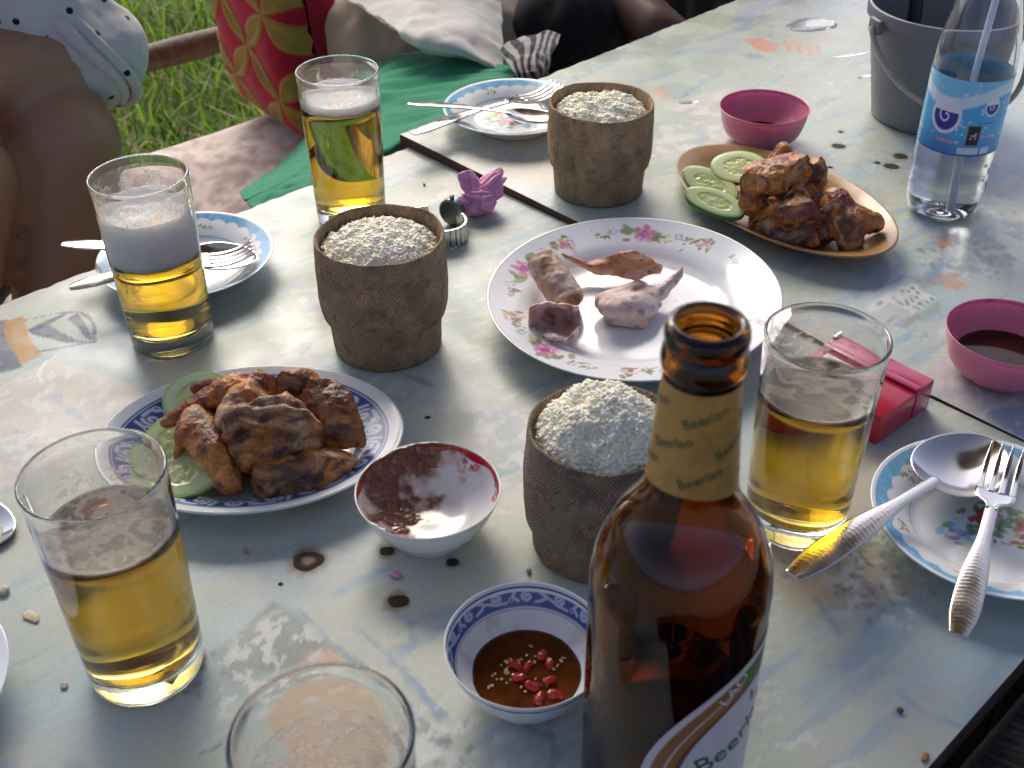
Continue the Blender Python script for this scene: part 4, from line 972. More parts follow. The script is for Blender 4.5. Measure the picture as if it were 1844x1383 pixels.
def p_red(V, k):
    c = np.ones((len(V), 3)) * WH; P = V[:k]; z = P[:, 2]; th = np.arctan2(P[:, 1], P[:, 0]); r = np.hypot(P[:, 0], P[:, 1]); ct = c[:k].copy(); h = 0.0335
    ct = mixc(ct, sstep(h - 0.0062, h - 0.0052, z + 0.0012 * np.sin(th * 9)) * sstep(h - 0.0006, h - 0.0012, z), (0.50, 0.014, 0.035))
    rg = np.random.default_rng(4)
    U = np.stack([th * 0.036, z], -1)
    for q in range(7):
        a = -np.pi + (q + 0.5) * 2 * np.pi / 7
        ct = flecks(U, ct, (a * 0.036, h - 0.0095), rg, 14, 0.0022, [(0.50, 0.02, 0.04), (0.58, 0.05, 0.08)], 0.0008, 0.0018)
        ct = flecks(U, ct, (a * 0.036 + 0.006, h - 0.0080), rg, 6, 0.0018, [(0.08, 0.20, 0.06), (0.45, 0.08, 0.30), (0.10, 0.25, 0.45)], 0.0008, 0.0016)
    # dried dip smeared round the wall, thick on the left and at the back
    sm = fbm(np.c_[P[:, 0], P[:, 1], z * 0.6], 55, 17, 4) + 0.10 * (fbm(np.c_[P[:, 0], P[:, 1], z], 210, 19, 2) - 0.5) + 0.22 * np.cos(th - 2.65) + 0.10 * np.cos(th - 1.6) * (z > 0.018) - 0.02
    m = sstep(0.54, 0.66, sm); thin = sstep(0.45, 0.58, sm)
    ct = mixc(ct, thin * 0.55, (0.46, 0.22, 0.09)); ct = mixc(ct, m * 0.92, (0.155, 0.048, 0.020))
    rim = sstep(0.55, 0.7, fbm(np.c_[np.cos(th), np.sin(th), z * 30], 3, 9, 3)) * sstep(h - 0.006, h - 0.002, z); ct = mixc(ct, rim * 0.7, (0.15, 0.05, 0.02))
    V = V.copy(); push = 0.0022 * sstep(0.62, 0.78, sm) * (0.6 + 0.8 * vn(P, 500, 3)); f = 1 - push / np.maximum(r, 0.004); V[:k, 0] *= f; V[:k, 1] *= f; V[:k, 2] += push * 0.5
    c[:k] = ct; return c, V
pb = bowl_mesh('dip_bowl', 0.0430, 0.0360, 0.0255, M['pink'], p_pink, 160, 40, True)
pb.location = (0.2455, 1.0465, onz(0.2455, 1.0465) + 0.0002); tag(pb, 'pink plastic bowl at the back beside the cucumber slices', 'bowl', 'pink dip bowls')
pb2 = pb.copy(); COL.objects.link(pb2); pb2.location = (0.3470, 0.6640, onz(0.347, 0.664) + 0.0002); pb2['label'] = 'pink plastic bowl of dark dip cut by the right edge'
bb_ = bowl_mesh('dip_bowl', 0.0418, 0.0365, 0.0235, M['ceramic'], p_blue, 480, 110); bb_.location = (0.0058, 0.3900, 0.0002); tag(bb_, 'white bowl with navy scroll rim holding chilli sauce, left of bottle', 'bowl')
rb_ = bowl_mesh('dip_bowl', 0.0432, 0.0335, 0.0250, M['ceramic'], p_red, 480, 110); rb_.location = (-0.0503, 0.5105, 0.0002); tag(rb_, 'white bowl with red inside rim and smeared brown dip', 'bowl')

M['sauce'] = pm('dark_sauce', (0.030, 0.008, 0.003), 0.08, mottle=(60, 0.35), spec=0.25)
M['sauce2'] = pm('fish_sauce', (0.085, 0.023, 0.005), 0.06, mottle=(45, 0.6), spec=0.3)
def sauce(label, x, y, z0, lev, rad, mat):
    nr, nth = 16, 72; k = np.linspace(0.01, 1, nr)[:, None]; th = np.linspace(0, 2 * np.pi, nth, endpoint=False)[None]
    ir = 1 + 0.04 * (vn(np.c_[np.cos(th[0]) * 2, np.sin(th[0]) * 2], 1, 5) - 0.5)
    V = np.stack([k * rad * ir * np.cos(th), k * rad * ir * np.sin(th), lev + 0.0006 * k ** 8 + 0 * th], -1).reshape(-1, 3)
    lo = V[-nth:] * np.array([0.72, 0.72, 1]); lo[:, 2] = lev - 0.0035
    j = np.arange(nth); b = (nr - 1) * nth
    F = np.vstack([gridfaces(nr, nth, True)[:, ::-1], np.stack([b + j, nr * nth + j, nr * nth + (j + 1) % nth, b + (j + 1) % nth], -1)])
    o = mesh_np('dip_sauce', np.vstack([V, lo]), F, mat); o.location = (x, y, z0)
    return tag(o, label, 'sauce')
sauce('little dark dip left in the far pink bowl', 0.2455, 1.0465, pb.location.z, 0.0090, 0.0245, M['sauce'])
sauce('dark brown dip in the pink bowl at the right edge', 0.3470, 0.6640, pb2.location.z, 0.0150, 0.0315, M['sauce'])
sauce('dark amber chilli sauce in the navy-rimmed bowl', 0.0058, 0.3900, 0.0002, 0.0125, 0.0283, M['sauce2'])
M['chilli'] = pm('chilli', (0.34, 0.012, 0.008), 0.15, coat=0.3, mottle=(260, 0.5))
rg = np.random.default_rng(12)
for i, (px, py, sz) in enumerate([(0.0085, 0.0110, 1.0), (0.0125, 0.0050, 1.05), (-0.0045, -0.0040, 1.15), (0.0115, -0.0060, 1.1), (0.0030, -0.0095, 1.2), (0.0140, -0.0150, 1.25), (0.0060, -0.0170, 1.0), (-0.0060, 0.0040, 0.9), (0.0010, 0.0040, 0.85)]):
    V, N, F = voxel([('c', (-0.0016, 0, 0), 0.0024 * sz, (0.0022, 0.0005, 0), 0.0021 * sz)], 0.0005, 2)
    V += N * ((fbm(V + i, 400, 3, 2) - 0.5) * 0.0022)[:, None]
    o = mesh_np('chilli_piece', V, F, M['chilli'])
    o.location = (0.0058 + px, 0.39 + py, 0.0130); o.rotation_euler = (rg.uniform(-.3, .3), rg.uniform(-.3, .3), rg.uniform(0, 6.28))
    tag(o, 'red chilli piece floating in the dark amber chilli sauce', 'chilli', 'chilli pieces in the sauce')
def garlic():
    Vs, Fs, k = [], [], 0
    for i in range(46):
        cl = [(-0.006, 0.006), (0.004, 0.012), (-0.012, 0.002), (0.016, 0.004), (0.002, -0.008), (-0.016, -0.003)][i % 6]
        c = np.array([cl[0] + rg.normal(0, 0.003), cl[1] + rg.normal(0, 0.003)])
        if np.hypot(*c) > 0.026: continue
        s = rg.uniform(0.0004, 0.0010); b = np.array([[-1, -1, -.5], [1, -1, -.5], [1, 1, -.5], [-1, 1, -.5], [-1, -1, .5], [1, -1, .5], [1, 1, .5], [-1, 1, .5]]) * s * rg.uniform(0.5, 1.1, 3)
        b = b @ np.array(Euler((rg.uniform(0, 1), rg.uniform(0, 1), rg.uniform(0, 6))).to_matrix()).T
        Vs.append(b + np.array([c[0], c[1], 0.0131])); Fs.append(np.array([[0, 3, 2, 1], [4, 5, 6, 7], [0, 1, 5, 4], [1, 2, 6, 5], [2, 3, 7, 6], [3, 0, 4, 7]]) + k); k += 8
    o = mesh_np('garlic_bits', np.vstack(Vs), np.vstack(Fs), pm('garlic', (0.62, 0.50, 0.26), 0.35, sss=0.2, sssr=(.002, .0015, .001)), smooth=False)
    o.location = (0.0058, 0.39, 0.0002); o['kind'] = 'stuff'; tag(o, 'pale garlic bits scattered over the dark amber chilli sauce', 'garlic')
garlic()

# ------------------------------------------------------------------ cutlery (origin at the handle end, +x towards the head)
def handle_grid(L, w0, w1, nu=60, nv=11):
    u = np.linspace(0, 1, nu); w = catmull(np.array([[w0 * 0.55], [w0 * 0.95], [w0], [w0 * 0.93], [w0 * 0.72], [w1 * 1.1], [w1], [w1]]), nu)[:, 0]
    w[0] *= 0.7
    v = np.linspace(-1, 1, nv); X = u[:, None] * L + 0 * v; Y = w[:, None] * v / 2
    Z = -0.0006 * (v ** 2)[None] + 0.0045 * np.sin(np.pi * np.clip(u, 0, 1))[:, None] * 0.5
    return np.stack([X, Y, Z], -1), u, v
def emboss(G, u, v, L):
    s = u[:, None] * L; on = ((u > 0.03) & (u < 0.80))[:, None]
    b = np.abs(np.sin(s * 1100 + np.abs(v)[None] * 3.0)) * (0.5 + vn(np.stack([s + 0 * v[None], 0.02 * v[None] + 0 * s], -1), 420, 3)) * (np.abs(v)[None] > 0.12) * (np.abs(v)[None] < 0.85)
    G = G.copy(); G[..., 2] += on * (0.00006 * b); return G
def spoon_obj(label, tail, head, wob=0.0, L=0.172):
    t = thing('spoon', label, 'spoon', (0, 0, 0), 0, 'metal spoons')
    LH = L - 0.055
    G, u, v = handle_grid(LH + 0.004, 0.0155, 0.0065, 150, 17)
    G = emboss(G, u, v, LH); G[..., 2] += 0.001
    V, F = thicken(G, 0.0014); mesh_np('handle', V, F, M['steel'], t)
    nr, nth = 26, 64; k = np.linspace(0.01, 1, nr)[:, None]; th = np.linspace(0, 2 * np.pi, nth, endpoint=False)[None]
    egg = 1 + 0.10 * np.cos(th)
    bx = LH + 0.028 + k * 0.0325 * np.cos(th) * (1 + 0.02 * np.cos(th)); by = k * 0.0235 * np.sin(th) * (1 + 0.12 * -np.cos(th)); bz = -0.0085 * (1 - k ** 2.2) + 0.0012 + 0 * th
    A = np.stack([bx, by, bz], -1).reshape(-1, 3); B = A.copy(); B[:, 2] -= 0.0011; f = gridfaces(nr, nth, True); j = np.arange(nth); o_ = (nr - 1) * nth; n_ = nr * nth
    F = np.vstack([f[:, ::-1], f + n_, np.stack([o_ + j, n_ + o_ + j, n_ + o_ + (j + 1) % nth, o_ + (j + 1) % nth], -1)])
    mesh_np('bowl', np.vstack([A, B]), F, M['steel'], t)
    return aim(t, tail, head, L, wob)
def fork_obj(label, tail, head, wob=0.0, L=0.175):
    t = thing('fork', label, 'fork', (0, 0, 0), 0, 'metal forks')
    LH = L - 0.065
    G, u, v = handle_grid(LH + 0.002, 0.0155, 0.0070, 150, 17); G = emboss(G, u, v, LH)
    V, F = thicken(G, 0.0014); mesh_np('handle', V, F, M['steel'], t)
    def curve(x): return -0.006 * np.sin(np.clip((x - LH) / 0.065, 0, 1) * np.pi * 0.75) + 0.010 * np.clip((x - LH - 0.03) / 0.035, 0, 1) ** 2 * 0.6
    x = np.linspace(LH, LH + 0.022, 16); w = catmull(np.array([[0.0070], [0.0085], [0.020], [0.0235], [0.0238]]), 16)[:, 0]; vv = np.linspace(-1, 1, 9)
    G = np.stack([x[:, None] + 0 * vv, w[:, None] * vv / 2, curve(x)[:, None] + 0.0008 * (vv ** 2)[None]], -1)
    V, F = thicken(G, 0.0014); hd = mesh_np('head', V, F, M['steel'], t)
    for q in range(4):
        yc = (-1.5 + q) * 0.00625; x = np.linspace(LH + 0.0205, LH + 0.065, 22); w = np.interp(x, [LH + 0.02, LH + 0.05, LH + 0.065], [0.0040, 0.0034, 0.0012]); vv = np.linspace(-1, 1, 5)
        G = np.stack([x[:, None] + 0 * vv, yc + w[:, None] * vv / 2, curve(x)[:, None] + 0 * vv + 0.0003], -1)
        V, F = thicken(G, 0.0014); mesh_np('tine', V, F, M['steel'], t)
    return aim(t, tail, head, L, wob)
def aim(t, tail, head, L, wob):
    a, b = Vector(tail), Vector(head); d = (b - a).normalized(); a = b - d * L
    y = Vector((0, 0, 1)).cross(d).normalized(); z = d.cross(y); m = Matrix((d, y, z)).transposed() @ Matrix.Rotation(wob, 3, 'X')
    k_ = (b - Vector(tail)).length / L; t.scale = (k_,) * 3; t.location = b - d * L * k_; t.rotation_euler = m.to_euler(); return t
spoon_obj('spoon lying across the blue plate at the right edge', (0.1501, 0.4384, 0.0300), (0.3003, 0.5586, 0.0215), 0.05)
fork_obj('fork lying across the blue plate at the right edge', (0.2258, 0.3946, 0.0320), (0.3060, 0.5473, 0.0290), 0.0)
fork_obj('fork resting on the spoon on the left blue plate', (-0.3373, 0.7540, 0.0260), (-0.2027, 0.7967, 0.0340), 0.15)
spoon_obj('spoon lying under the fork on the left blue plate', (-0.3602, 0.8134, 0.0300), (-0.2074, 0.8009, 0.0220), 0.0)
spoon_obj('spoon crossing over the fork on the back blue plate', (-0.0983, 1.0663, 0.0400), (0.0448, 1.0524, 0.0300), -0.1)
fork_obj('fork with upturned tines on the back blue plate', (-0.0926, 1.0243, 0.0280), (0.0512, 1.1340, 0.0310), 0.0)

# ------------------------------------------------------------------ food
M['chicken'] = pm('grilled_chicken', rough=0.4, attr=True, coat=0.15, rmottle=(160, 0.18, 0.6), bump=(480, 0.8, 0.0018), mottle=(420, 0.35))
GOLD = np.array((0.54, 0.185, 0.024)); MAHO = np.array((0.20, 0.032, 0.008)); CHAR = np.array((0.022, 0.010, 0.006)); FLESH = np.array((0.62, 0.42, 0.22))
def chicken(label, specs, seed, skin=0.5, char=0.5, flesh=0.3, vox=0.0016, amp=0.0022, group='pieces of grilled chicken', bones=(), cuts=7, ribs=None):
    specs = [(s_[0], s_[1], s_[2] * 1.16, s_[3], s_[4] * 1.16) if s_[0] == 'c' else (s_[0], s_[1], tuple(q * 1.12 for q in s_[2]), s_[3]) for s_ in specs]
    V, N, F = voxel(specs, vox, 3)
    rg_ = np.random.default_rng(seed); cut = np.zeros(len(V)); edge = np.zeros(len(V)); cm = V.mean(0)
    for _ in range(cuts):                                    # cleaver cuts
        nn = rg_.normal(0, 1, 3); nn[2] = abs(nn[2]) * 0.6; nn /= np.linalg.norm(nn); d_ = (V - cm) @ nn; lim = np.quantile(d_, rg_.uniform(0.80, 0.96)); k_ = d_ > lim
        V[k_] -= np.outer((d_[k_] - lim) * 0.96, nn); cut = np.maximum(cut, sstep(0, 0.002, d_ - lim)); edge = np.maximum(edge, sstep(0.0016, 0.0004, np.abs(d_ - lim)))
    V = V + N * ((fbm(V, 75, seed, 3) - 0.5) * 1.9 * amp + (1 - np.abs(fbm(V, 140, seed + 3, 3) - 0.5) * 5) * 0.0011 + (fbm(V * np.array([1, 2.4, 1.4]), 330, seed + 7, 2) - 0.5) * 0.0012)[:, None]
    a = fbm(V, 70, seed + 5, 4); c = np.ones((len(V), 3)) * GOLD
    c = mixc(c, sstep(0.38 + 0.2 * (1 - skin), 0.58 + 0.2 * (1 - skin), a), MAHO)
    b = fbm(V, 90, seed + 9, 4); c = mixc(c, sstep(0.70 - 0.22 * char, 0.82 - 0.22 * char, b) * 0.9, CHAR)
    d = fbm(V, 60, seed + 13, 3); c = mixc(c, sstep(0.74 - 0.26 * flesh, 0.84 - 0.26 * flesh, d) * 0.85, FLESH)
    c = mixc(c, cut * (0.25 + 0.6 * flesh) * sstep(0.35, 0.6, fbm(V, 120, seed + 21, 2)), FLESH * 0.75)
    c = mixc(c, edge * sstep(0.35, 0.6, fbm(V, 90, seed + 31, 2)) * 0.8, CHAR * 1.6)
    e = fbm(V, 260, seed + 15, 3); c = c * (0.45 + 1.1 * e)[:, None]
    if ribs is not None:
        p_, q_ = np.array(ribs[0]), np.array(ribs[1]); ax = q_ - p_; Ln = np.linalg.norm(ax); ax /= Ln; s_ = (V - p_) @ ax + 0.0012 * np.sin(V[:, 0] * 300); wv = np.cos(s_ * 2 * np.pi / ribs[2]); on = sstep(-0.2, 0.4, N @ np.array([0, -0.7, 0.7])) * sstep(-0.05, 0.15, s_ / Ln) * sstep(1.05, 0.9, s_ / Ln)
        V = V + N * (0.0008 * wv * on)[:, None]; c = mixc(c, sstep(0.2, 0.7, wv) * on * 0.38, FLESH * np.array([0.8, 0.72, 0.6])); c = mixc(c, sstep(-0.5, -0.9, wv) * on * 0.45, CHAR * 1.5)
    t = mesh_np('chicken_piece', V, F, M['chicken'], col=c)
    if bones:
        for bs in bones:
            BV, BN, BF = voxel([bs], 0.0012, 2); mesh_np('bone', BV, BF, M['bone'], t)
    return tag(t, label, 'chicken', group)
M['bone'] = pm('bone', (0.55, 0.42, 0.27), 0.4, mottle=(150, 0.25))
# on the navy rimmed plate
chicken('long chicken wing tip pointing left on the navy-rimmed plate', [('c', (-0.2198, 0.5719, 0.0360), .0022, (-0.2023, 0.5819, 0.0400), .0062), ('c', (-0.2023, 0.5819, 0.0400), .0062, (-0.1792, 0.5938, 0.0440), .0100), ('c', (-0.1792, 0.5938, 0.0440), .0100, (-0.1638, 0.5978, 0.0440), .0110), ('c', (-0.2059, 0.6000, 0.0420), .0022, (-0.1809, 0.6029, 0.0440), .0060)], 11, 0.6, 0.4, 0.1, cuts=1)
chicken('knobbly yellowish chicken joint at the top of the navy-rimmed plate', [('c', (-0.1688, 0.5775, 0.0460), .0110, (-0.1621, 0.5999, 0.0460), .0095), ('e', (-0.1619, 0.5788, 0.0520), (.009, .008, .008), (0, 0, 30)), ('c', (-0.1748, 0.5672, 0.0400), .0100, (-0.1688, 0.5775, 0.0460), .0100)], 13, 0.2, 0.3, 0.35, cuts=3)
chicken('pale-ended chicken drumette with hanging skin flap over the cucumber', [('c', (-0.1992, 0.5707, 0.0340), .0110, (-0.1854, 0.5511, 0.0300), .0098), ('c', (-0.1854, 0.5511, 0.0300), .0098, (-0.1741, 0.5384, 0.0200), .0090), ('e', (-0.2034, 0.5643, 0.0360), (.009, .009, .008), (0, 0, 0)), ('c', (-0.2102, 0.5633, 0.0280), .0042, (-0.2131, 0.5543, 0.0160), .0026), ('c', (-0.1847, 0.5743, 0.0300), .006, (-0.1969, 0.5748, 0.0320), .008)], 17, 0.25, 0.25, 0.5, cuts=2)
chicken('broad chicken rib slab with bones in the middle of the pile', [('e', (-0.1486, 0.5589, 0.0440), (.0270, .0110, .0200), (18, 14, 12)), ('c', (-0.1737, 0.5550, 0.0320), .0095, (-0.1620, 0.5454, 0.0300), .0085), ('c', (-0.1626, 0.5654, 0.0500), .0065, (-0.1257, 0.5754, 0.0540), .0070), ('c', (-0.1304, 0.5762, 0.0500), .0075, (-0.1264, 0.5518, 0.0340), .0070), ('c', (-0.1560, 0.5488, 0.0280), .0080, (-0.1304, 0.5524, 0.0300), .0075)], 19, 0.45, 0.45, 0.42, cuts=5, ribs=((-0.1476, 0.5794, 0.0500), (-0.1441, 0.5409, 0.0300), 0.0088))
chicken('dark red glazed chicken thigh on the right of the navy-rimmed plate', [('e', (-0.1137, 0.5855, 0.0360), (.0200, .0180, .0120), (10, 20, -40)), ('c', (-0.1241, 0.5958, 0.0440), .0090, (-0.1004, 0.5750, 0.0260), .0085), ('c', (-0.1213, 0.5726, 0.0260), .0085, (-0.0984, 0.5718, 0.0240), .0070), ('c', (-0.1283, 0.5835, 0.0400), .012, (-0.1139, 0.5731, 0.0300), .01)], 23, 0.95, 0.35, 0.05)
chicken('long split chicken piece along the front rim of the navy plate', [('c', (-0.1691, 0.5282, 0.0180), .0075, (-0.1512, 0.5357, 0.0220), .0085), ('c', (-0.1512, 0.5357, 0.0220), .0080, (-0.1247, 0.5434, 0.0240), .0080), ('c', (-0.1247, 0.5434, 0.0240), .0085, (-0.1103, 0.5517, 0.0240), .0115), ('c', (-0.1602, 0.5308, 0.0120), .005, (-0.1248, 0.5356, 0.0140), .007), ('c', (-0.1252, 0.5382, 0.0140), .0075, (-0.1135, 0.5462, 0.0160), .008)], 29, 0.3, 0.5, 0.35)
chicken('small charred chicken bit at the back of the navy-rimmed plate', [('c', (-0.1520, 0.6024, 0.0440), .0075, (-0.1359, 0.6033, 0.0440), .0080), ('c', (-0.1359, 0.6033, 0.0440), .0075, (-0.1231, 0.5982, 0.0400), .0075), ('e', (-0.1392, 0.6040, 0.0480), (.006, .004, .004), (0, 0, 0))], 31, 0.5, 0.75, 0.25)
chicken('chicken piece buried beneath the pile on the navy-rimmed plate', [('e', (-0.1619, 0.5743, 0.0160), (.040, .024, .010), (0, 0, 0)), ('e', (-0.1373, 0.5803, 0.0200), (.030, .024, .012), (0, 0, 0)), ('e', (-0.1720, 0.5958, 0.0220), (.022, .02, .013), (0, 0, 0))], 33, 0.6, 0.9, 0.0)
# on the tan plate
chicken('golden blocky chicken piece on top of the tan plate pile', [('c', (0.2063, 0.8692, 0.0520), .0130, (0.2428, 0.8808, 0.0560), .0135), ('e', (0.2235, 0.8668, 0.0580), (.026, .015, .011), (0, -8, 24)), ('c', (0.1981, 0.8689, 0.0420), .0105, (0.2052, 0.8631, 0.0320), .0090)], 41, 0.12, 0.25, 0.3)
chicken('pale chicken tip sticking up behind the golden piece', [('c', (0.2200, 0.8911, 0.0600), .0075, (0.2303, 0.8953, 0.0660), .0062), ('c', (0.2308, 0.8963, 0.0640), .006, (0.2412, 0.8914, 0.0560), .007)], 43, 0.15, 0.3, 0.5)
chicken('dark knobbly chicken piece behind the golden piece', [('e', (0.2551, 0.8938, 0.0480), (.014, .014, .015), (0, 0, 0)), ('c', (0.2537, 0.8915, 0.0440), .011, (0.2651, 0.8855, 0.0380), .009)], 47, 0.8, 0.7, 0.1)
chicken('triangular chicken piece with a crisp peak in the middle of tan plate', [('c', (0.2374, 0.8552, 0.0500), .0040, (0.2270, 0.8366, 0.0380), .0110), ('c', (0.2374, 0.8552, 0.0500), .0040, (0.2471, 0.8400, 0.0360), .0100), ('e', (0.2349, 0.8402, 0.0360), (.022, .010, .014), (30, 0, -10)), ('c', (0.2016, 0.8531, 0.0280), .0050, (0.2291, 0.8441, 0.0340), .0085)], 53, 0.4, 0.65, 0.25, cuts=4)
chicken('flat chicken piece with pale meat at the front of tan plate', [('c', (0.2033, 0.8507, 0.0220), .0065, (0.2244, 0.8370, 0.0240), .0110), ('c', (0.2244, 0.8370, 0.0240), .0115, (0.2485, 0.8308, 0.0220), .0105), ('e', (0.2379, 0.8347, 0.0220), (.024, .010, .012), (0, 0, -14))], 59, 0.4, 0.5, 0.4)
chicken('forked glossy chicken joint at the right end of tan plate', [('c', (0.2691, 0.8521, 0.0380), .0125, (0.2782, 0.8341, 0.0260), .0115), ('c', (0.2793, 0.8398, 0.0280), .0115, (0.2781, 0.8280, 0.0180), .0095), ('c', (0.2745, 0.8431, 0.0340), .0105, (0.2992, 0.8412, 0.0260), .0070), ('c', (0.2631, 0.8531, 0.0340), .011, (0.2568, 0.8361, 0.0200), .009)], 61, 0.65, 0.3, 0.3, cuts=3)
chicken('small dark chicken bit beside the cucumber on tan plate', [('c', (0.1938, 0.8799, 0.0260), .0075, (0.2082, 0.8923, 0.0300), .0085), ('e', (0.2023, 0.8803, 0.0220), (.009, .007, .006), (0, 0, 0))], 67, 0.7, 0.5, 0.2)
chicken('chicken piece buried beneath the pile on tan plate', [('e', (0.2372, 0.8740, 0.0180), (.036, .030, .012), (0, 0, -40)), ('e', (0.2690, 0.8684, 0.0180), (.026, .022, .012), (0, 0, -40)), ('e', (0.2438, 0.8915, 0.0300), (.026, .020, .016), (0, 0, -40))], 71, 0.7, 0.9, 0.0)

M['cuke'] = pm('cucumber', rough=0.22, attr=True, sss=0.25, sssr=(0.004, 0.005, 0.002), coat=0.2, bump=(500, 0.2, 0.0006))
def cucumber(label, cen, a, b, rot, seed, rind=(0.06, 0.20, 0.02), th_=0.0045):
    nr, nth = 34, 110; k = np.linspace(0.01, 1, nr)[:, None]; th = np.linspace(0, 2 * np.pi, nth, endpoint=False)[None]
    wb = 1 + 0.07 * (vn(np.stack([np.cos(th), np.sin(th)], -1), 1.7, seed) - 0.5); X = a * k * np.cos(th) * wb; Y = b * k * np.sin(th) * wb; P = np.stack([X, Y], -1)
    Z = th_ / 2 + (fbm(P, 300, seed, 2) - 0.5) * 0.0010 * (k < 0.6) - 0.0006 * k ** 10 - 0.0004 * sstep(0.62, 0.5, k)
    c = np.ones((nr, nth, 3)) * np.array((0.64, 0.72, 0.40))
    kk = k + 0 * th
    c = mixc(c, sstep(0.66, 0.56, kk + 0.06 * (vn(P, 400, seed) - 0.5)) * 0.8, (0.58, 0.66, 0.26))
    seeds = sstep(0.55, 0.75, fbm(np.stack([kk * 3 * np.cos(th * 1), kk * 3 * np.sin(th)], -1), 3.2, seed + 3, 2)) * (kk < 0.55)
    c = mixc(c, seeds * 0.6, (0.66, 0.66, 0.34)); c = mixc(c, sstep(0.5, 0.8, vn(P, 700, seed + 4)) * (kk < 0.5) * 0.35, (0.33, 0.38, 0.10))
    c = mixc(c, sstep(0.88, 0.97, kk) * 0.8, (0.34, 0.52, 0.12))
    T = np.stack([X, Y, Z], -1).reshape(-1, 3)
    rows = [T]; cols = [c.reshape(-1, 3)]; ring = T[-nth:]
    for f, sc in ((-0.1, 1.02), (-0.9, 1.02), (-1.0, 0.98)):
        r_ = ring * np.array([sc, sc, 0]); r_[:, 2] = th_ / 2 * (1 + 2 * f) if f > -1 else -th_ / 2; rows.append(r_); cols.append(np.ones((nth, 3)) * np.array(rind) * (0.7 + 0.6 * vn(r_, 200, seed))[:, None])
    last = ring * 0.001; last[:, 2] = -th_ / 2; rows.append(last); cols.append(np.ones((nth, 3)) * np.array((0.5, 0.6, 0.3)))
    V = np.vstack(rows); o = mesh_np('cucumber_slice', V, gridfaces(len(V) // nth, nth, True)[:, ::-1], M['cuke'], col=np.vstack(cols))
    o.location = cen; o.rotation_euler = tuple(R(v) for v in rot)
    return tag(o, label, 'cucumber', 'cucumber slices')
cucumber('round cucumber slice leaning against the chicken at back of tan plate', (0.1994, 0.9109, 0.0430), .0245, .0200, (16, 0, 0), 3)
cucumber('long cucumber slice in the middle of three on tan plate', (0.1713, 0.8949, 0.0360), .0270, .0140, (20, 10, -42), 5)
cucumber('narrow green-rinded cucumber slice at the front of tan plate', (0.1724, 0.8698, 0.0310), .0270, .0125, (20, 8, -32), 7, th_=0.006)
cucumber('large pale cucumber slice under the drumette on navy plate', (-0.2057, 0.5481, 0.0180), .0300, .0230, (10, -6, 10), 9, (0.28, 0.42, 0.10))
cucumber('pale cucumber slice at the left rim of the navy plate', (-0.2148, 0.5679, 0.0220), .0280, .0200, (14, -10, 60), 11, (0.28, 0.42, 0.10))
cucumber('pale cucumber slice behind the wing on the navy plate', (-0.2113, 0.6176, 0.0220), .0230, .0190, (22, -8, 20), 13, (0.30, 0.45, 0.14))

# dried scraps on the floral plate
M['scrap'] = pm('dried_squid', rough=0.55, attr=True, sss=0.15, sssr=(0.004, 0.002, 0.0015), bump=(260, 0.45, 0.0015))
def scrapcol(G, seed, pale, warm):
    P = G.reshape(-1, 3); c = np.ones((len(P), 3)) * np.array(pale)
    c = mixc(c, sstep(0.42, 0.66, fbm(P, 70, seed, 4)) * 0.8, warm); c = mixc(c, sstep(0.58, 0.74, fbm(P, 160, seed + 3, 3)) * 0.7, (0.26, 0.10, 0.05)); return c
def sheet(name, label, rows, seed, t, pale=(0.62, 0.47, 0.44), warm=(0.45, 0.20, 0.10), nu=40, nv=60, amp=0.0014):
    G = loft(rows, nu, nv); N = gnormals(G); G = G + N * ((fbm(G, 130, seed, 3) - 0.5) * 2 * amp)[..., None]
    V, F = thicken(G, t); c = scrapcol(G, seed, pale, warm)
    o = mesh_np(name, V, F, M['scrap'], col=np.vstack([c, c])); return tag(o, label, 'food scrap', 'dried scraps on the floral plate')
def roll():
    u = np.linspace(0, 1, 46); a = np.linspace(0.4, 2 * np.pi + 1.1, 70); p0 = np.array((0.0257, 0.7652, 0.0340)); p1 = np.array((0.0410, 0.7384, 0.0220)); ax = p1 - p0; Ln = np.linalg.norm(ax); ax /= Ln
    s = np.cross(ax, [0, 0, 1]); s /= np.linalg.norm(s); w_ = np.cross(s, ax)
    rad = 0.0125 * (1 - 0.08 * (a - 0.4) / 6.3)[None] * (0.88 + 0.16 * np.sin(u * 2.6))[:, None]
    G = p0 + (u * (Ln + 0.012) - 0.006)[:, None, None] * ax + rad[..., None] * (np.cos(a)[None, :, None] * s + np.sin(a)[None, :, None] * w_)
    N = gnormals(G); G = G + N * ((fbm(G, 160, 3, 3) - 0.5) * 0.004 )[..., None]
    V, F = thicken(G, 0.0022); c = scrapcol(G, 5, (0.60, 0.44, 0.34), (0.42, 0.24, 0.12)); o = mesh_np('rolled_scrap', V, F, M['scrap'], col=np.vstack([c, c]))
    tag(o, 'tube-shaped pale scrap on the left of the floral plate', 'food scrap', 'dried scraps on the floral plate')
roll()
sheet('winged_scrap', 'orange scrap with pointed fin at the back of the floral plate', [[(0.0416, 0.7853, 0.0300), (0.0615, 0.7883, 0.0240), (0.0779, 0.7793, 0.0340), (0.0937, 0.7579, 0.0500), (0.1095, 0.7718, 0.0340), (0.1191, 0.7785, 0.0240)], [(0.0403, 0.7870, 0.0320), (0.0611, 0.7814, 0.0240), (0.0782, 0.7776, 0.0260), (0.0950, 0.7739, 0.0280), (0.1090, 0.7804, 0.0220), (0.1187, 0.7801, 0.0200)], [(0.0441, 0.7921, 0.0260), (0.0615, 0.7847, 0.0180), (0.0787, 0.7792, 0.0160), (0.0961, 0.7771, 0.0140), (0.1070, 0.7786, 0.0160), (0.1173, 0.7818, 0.0180)]], 7, 0.0018, (0.58, 0.38, 0.28), (0.44, 0.18, 0.07), amp=0.003)
M_ = M['scrap']
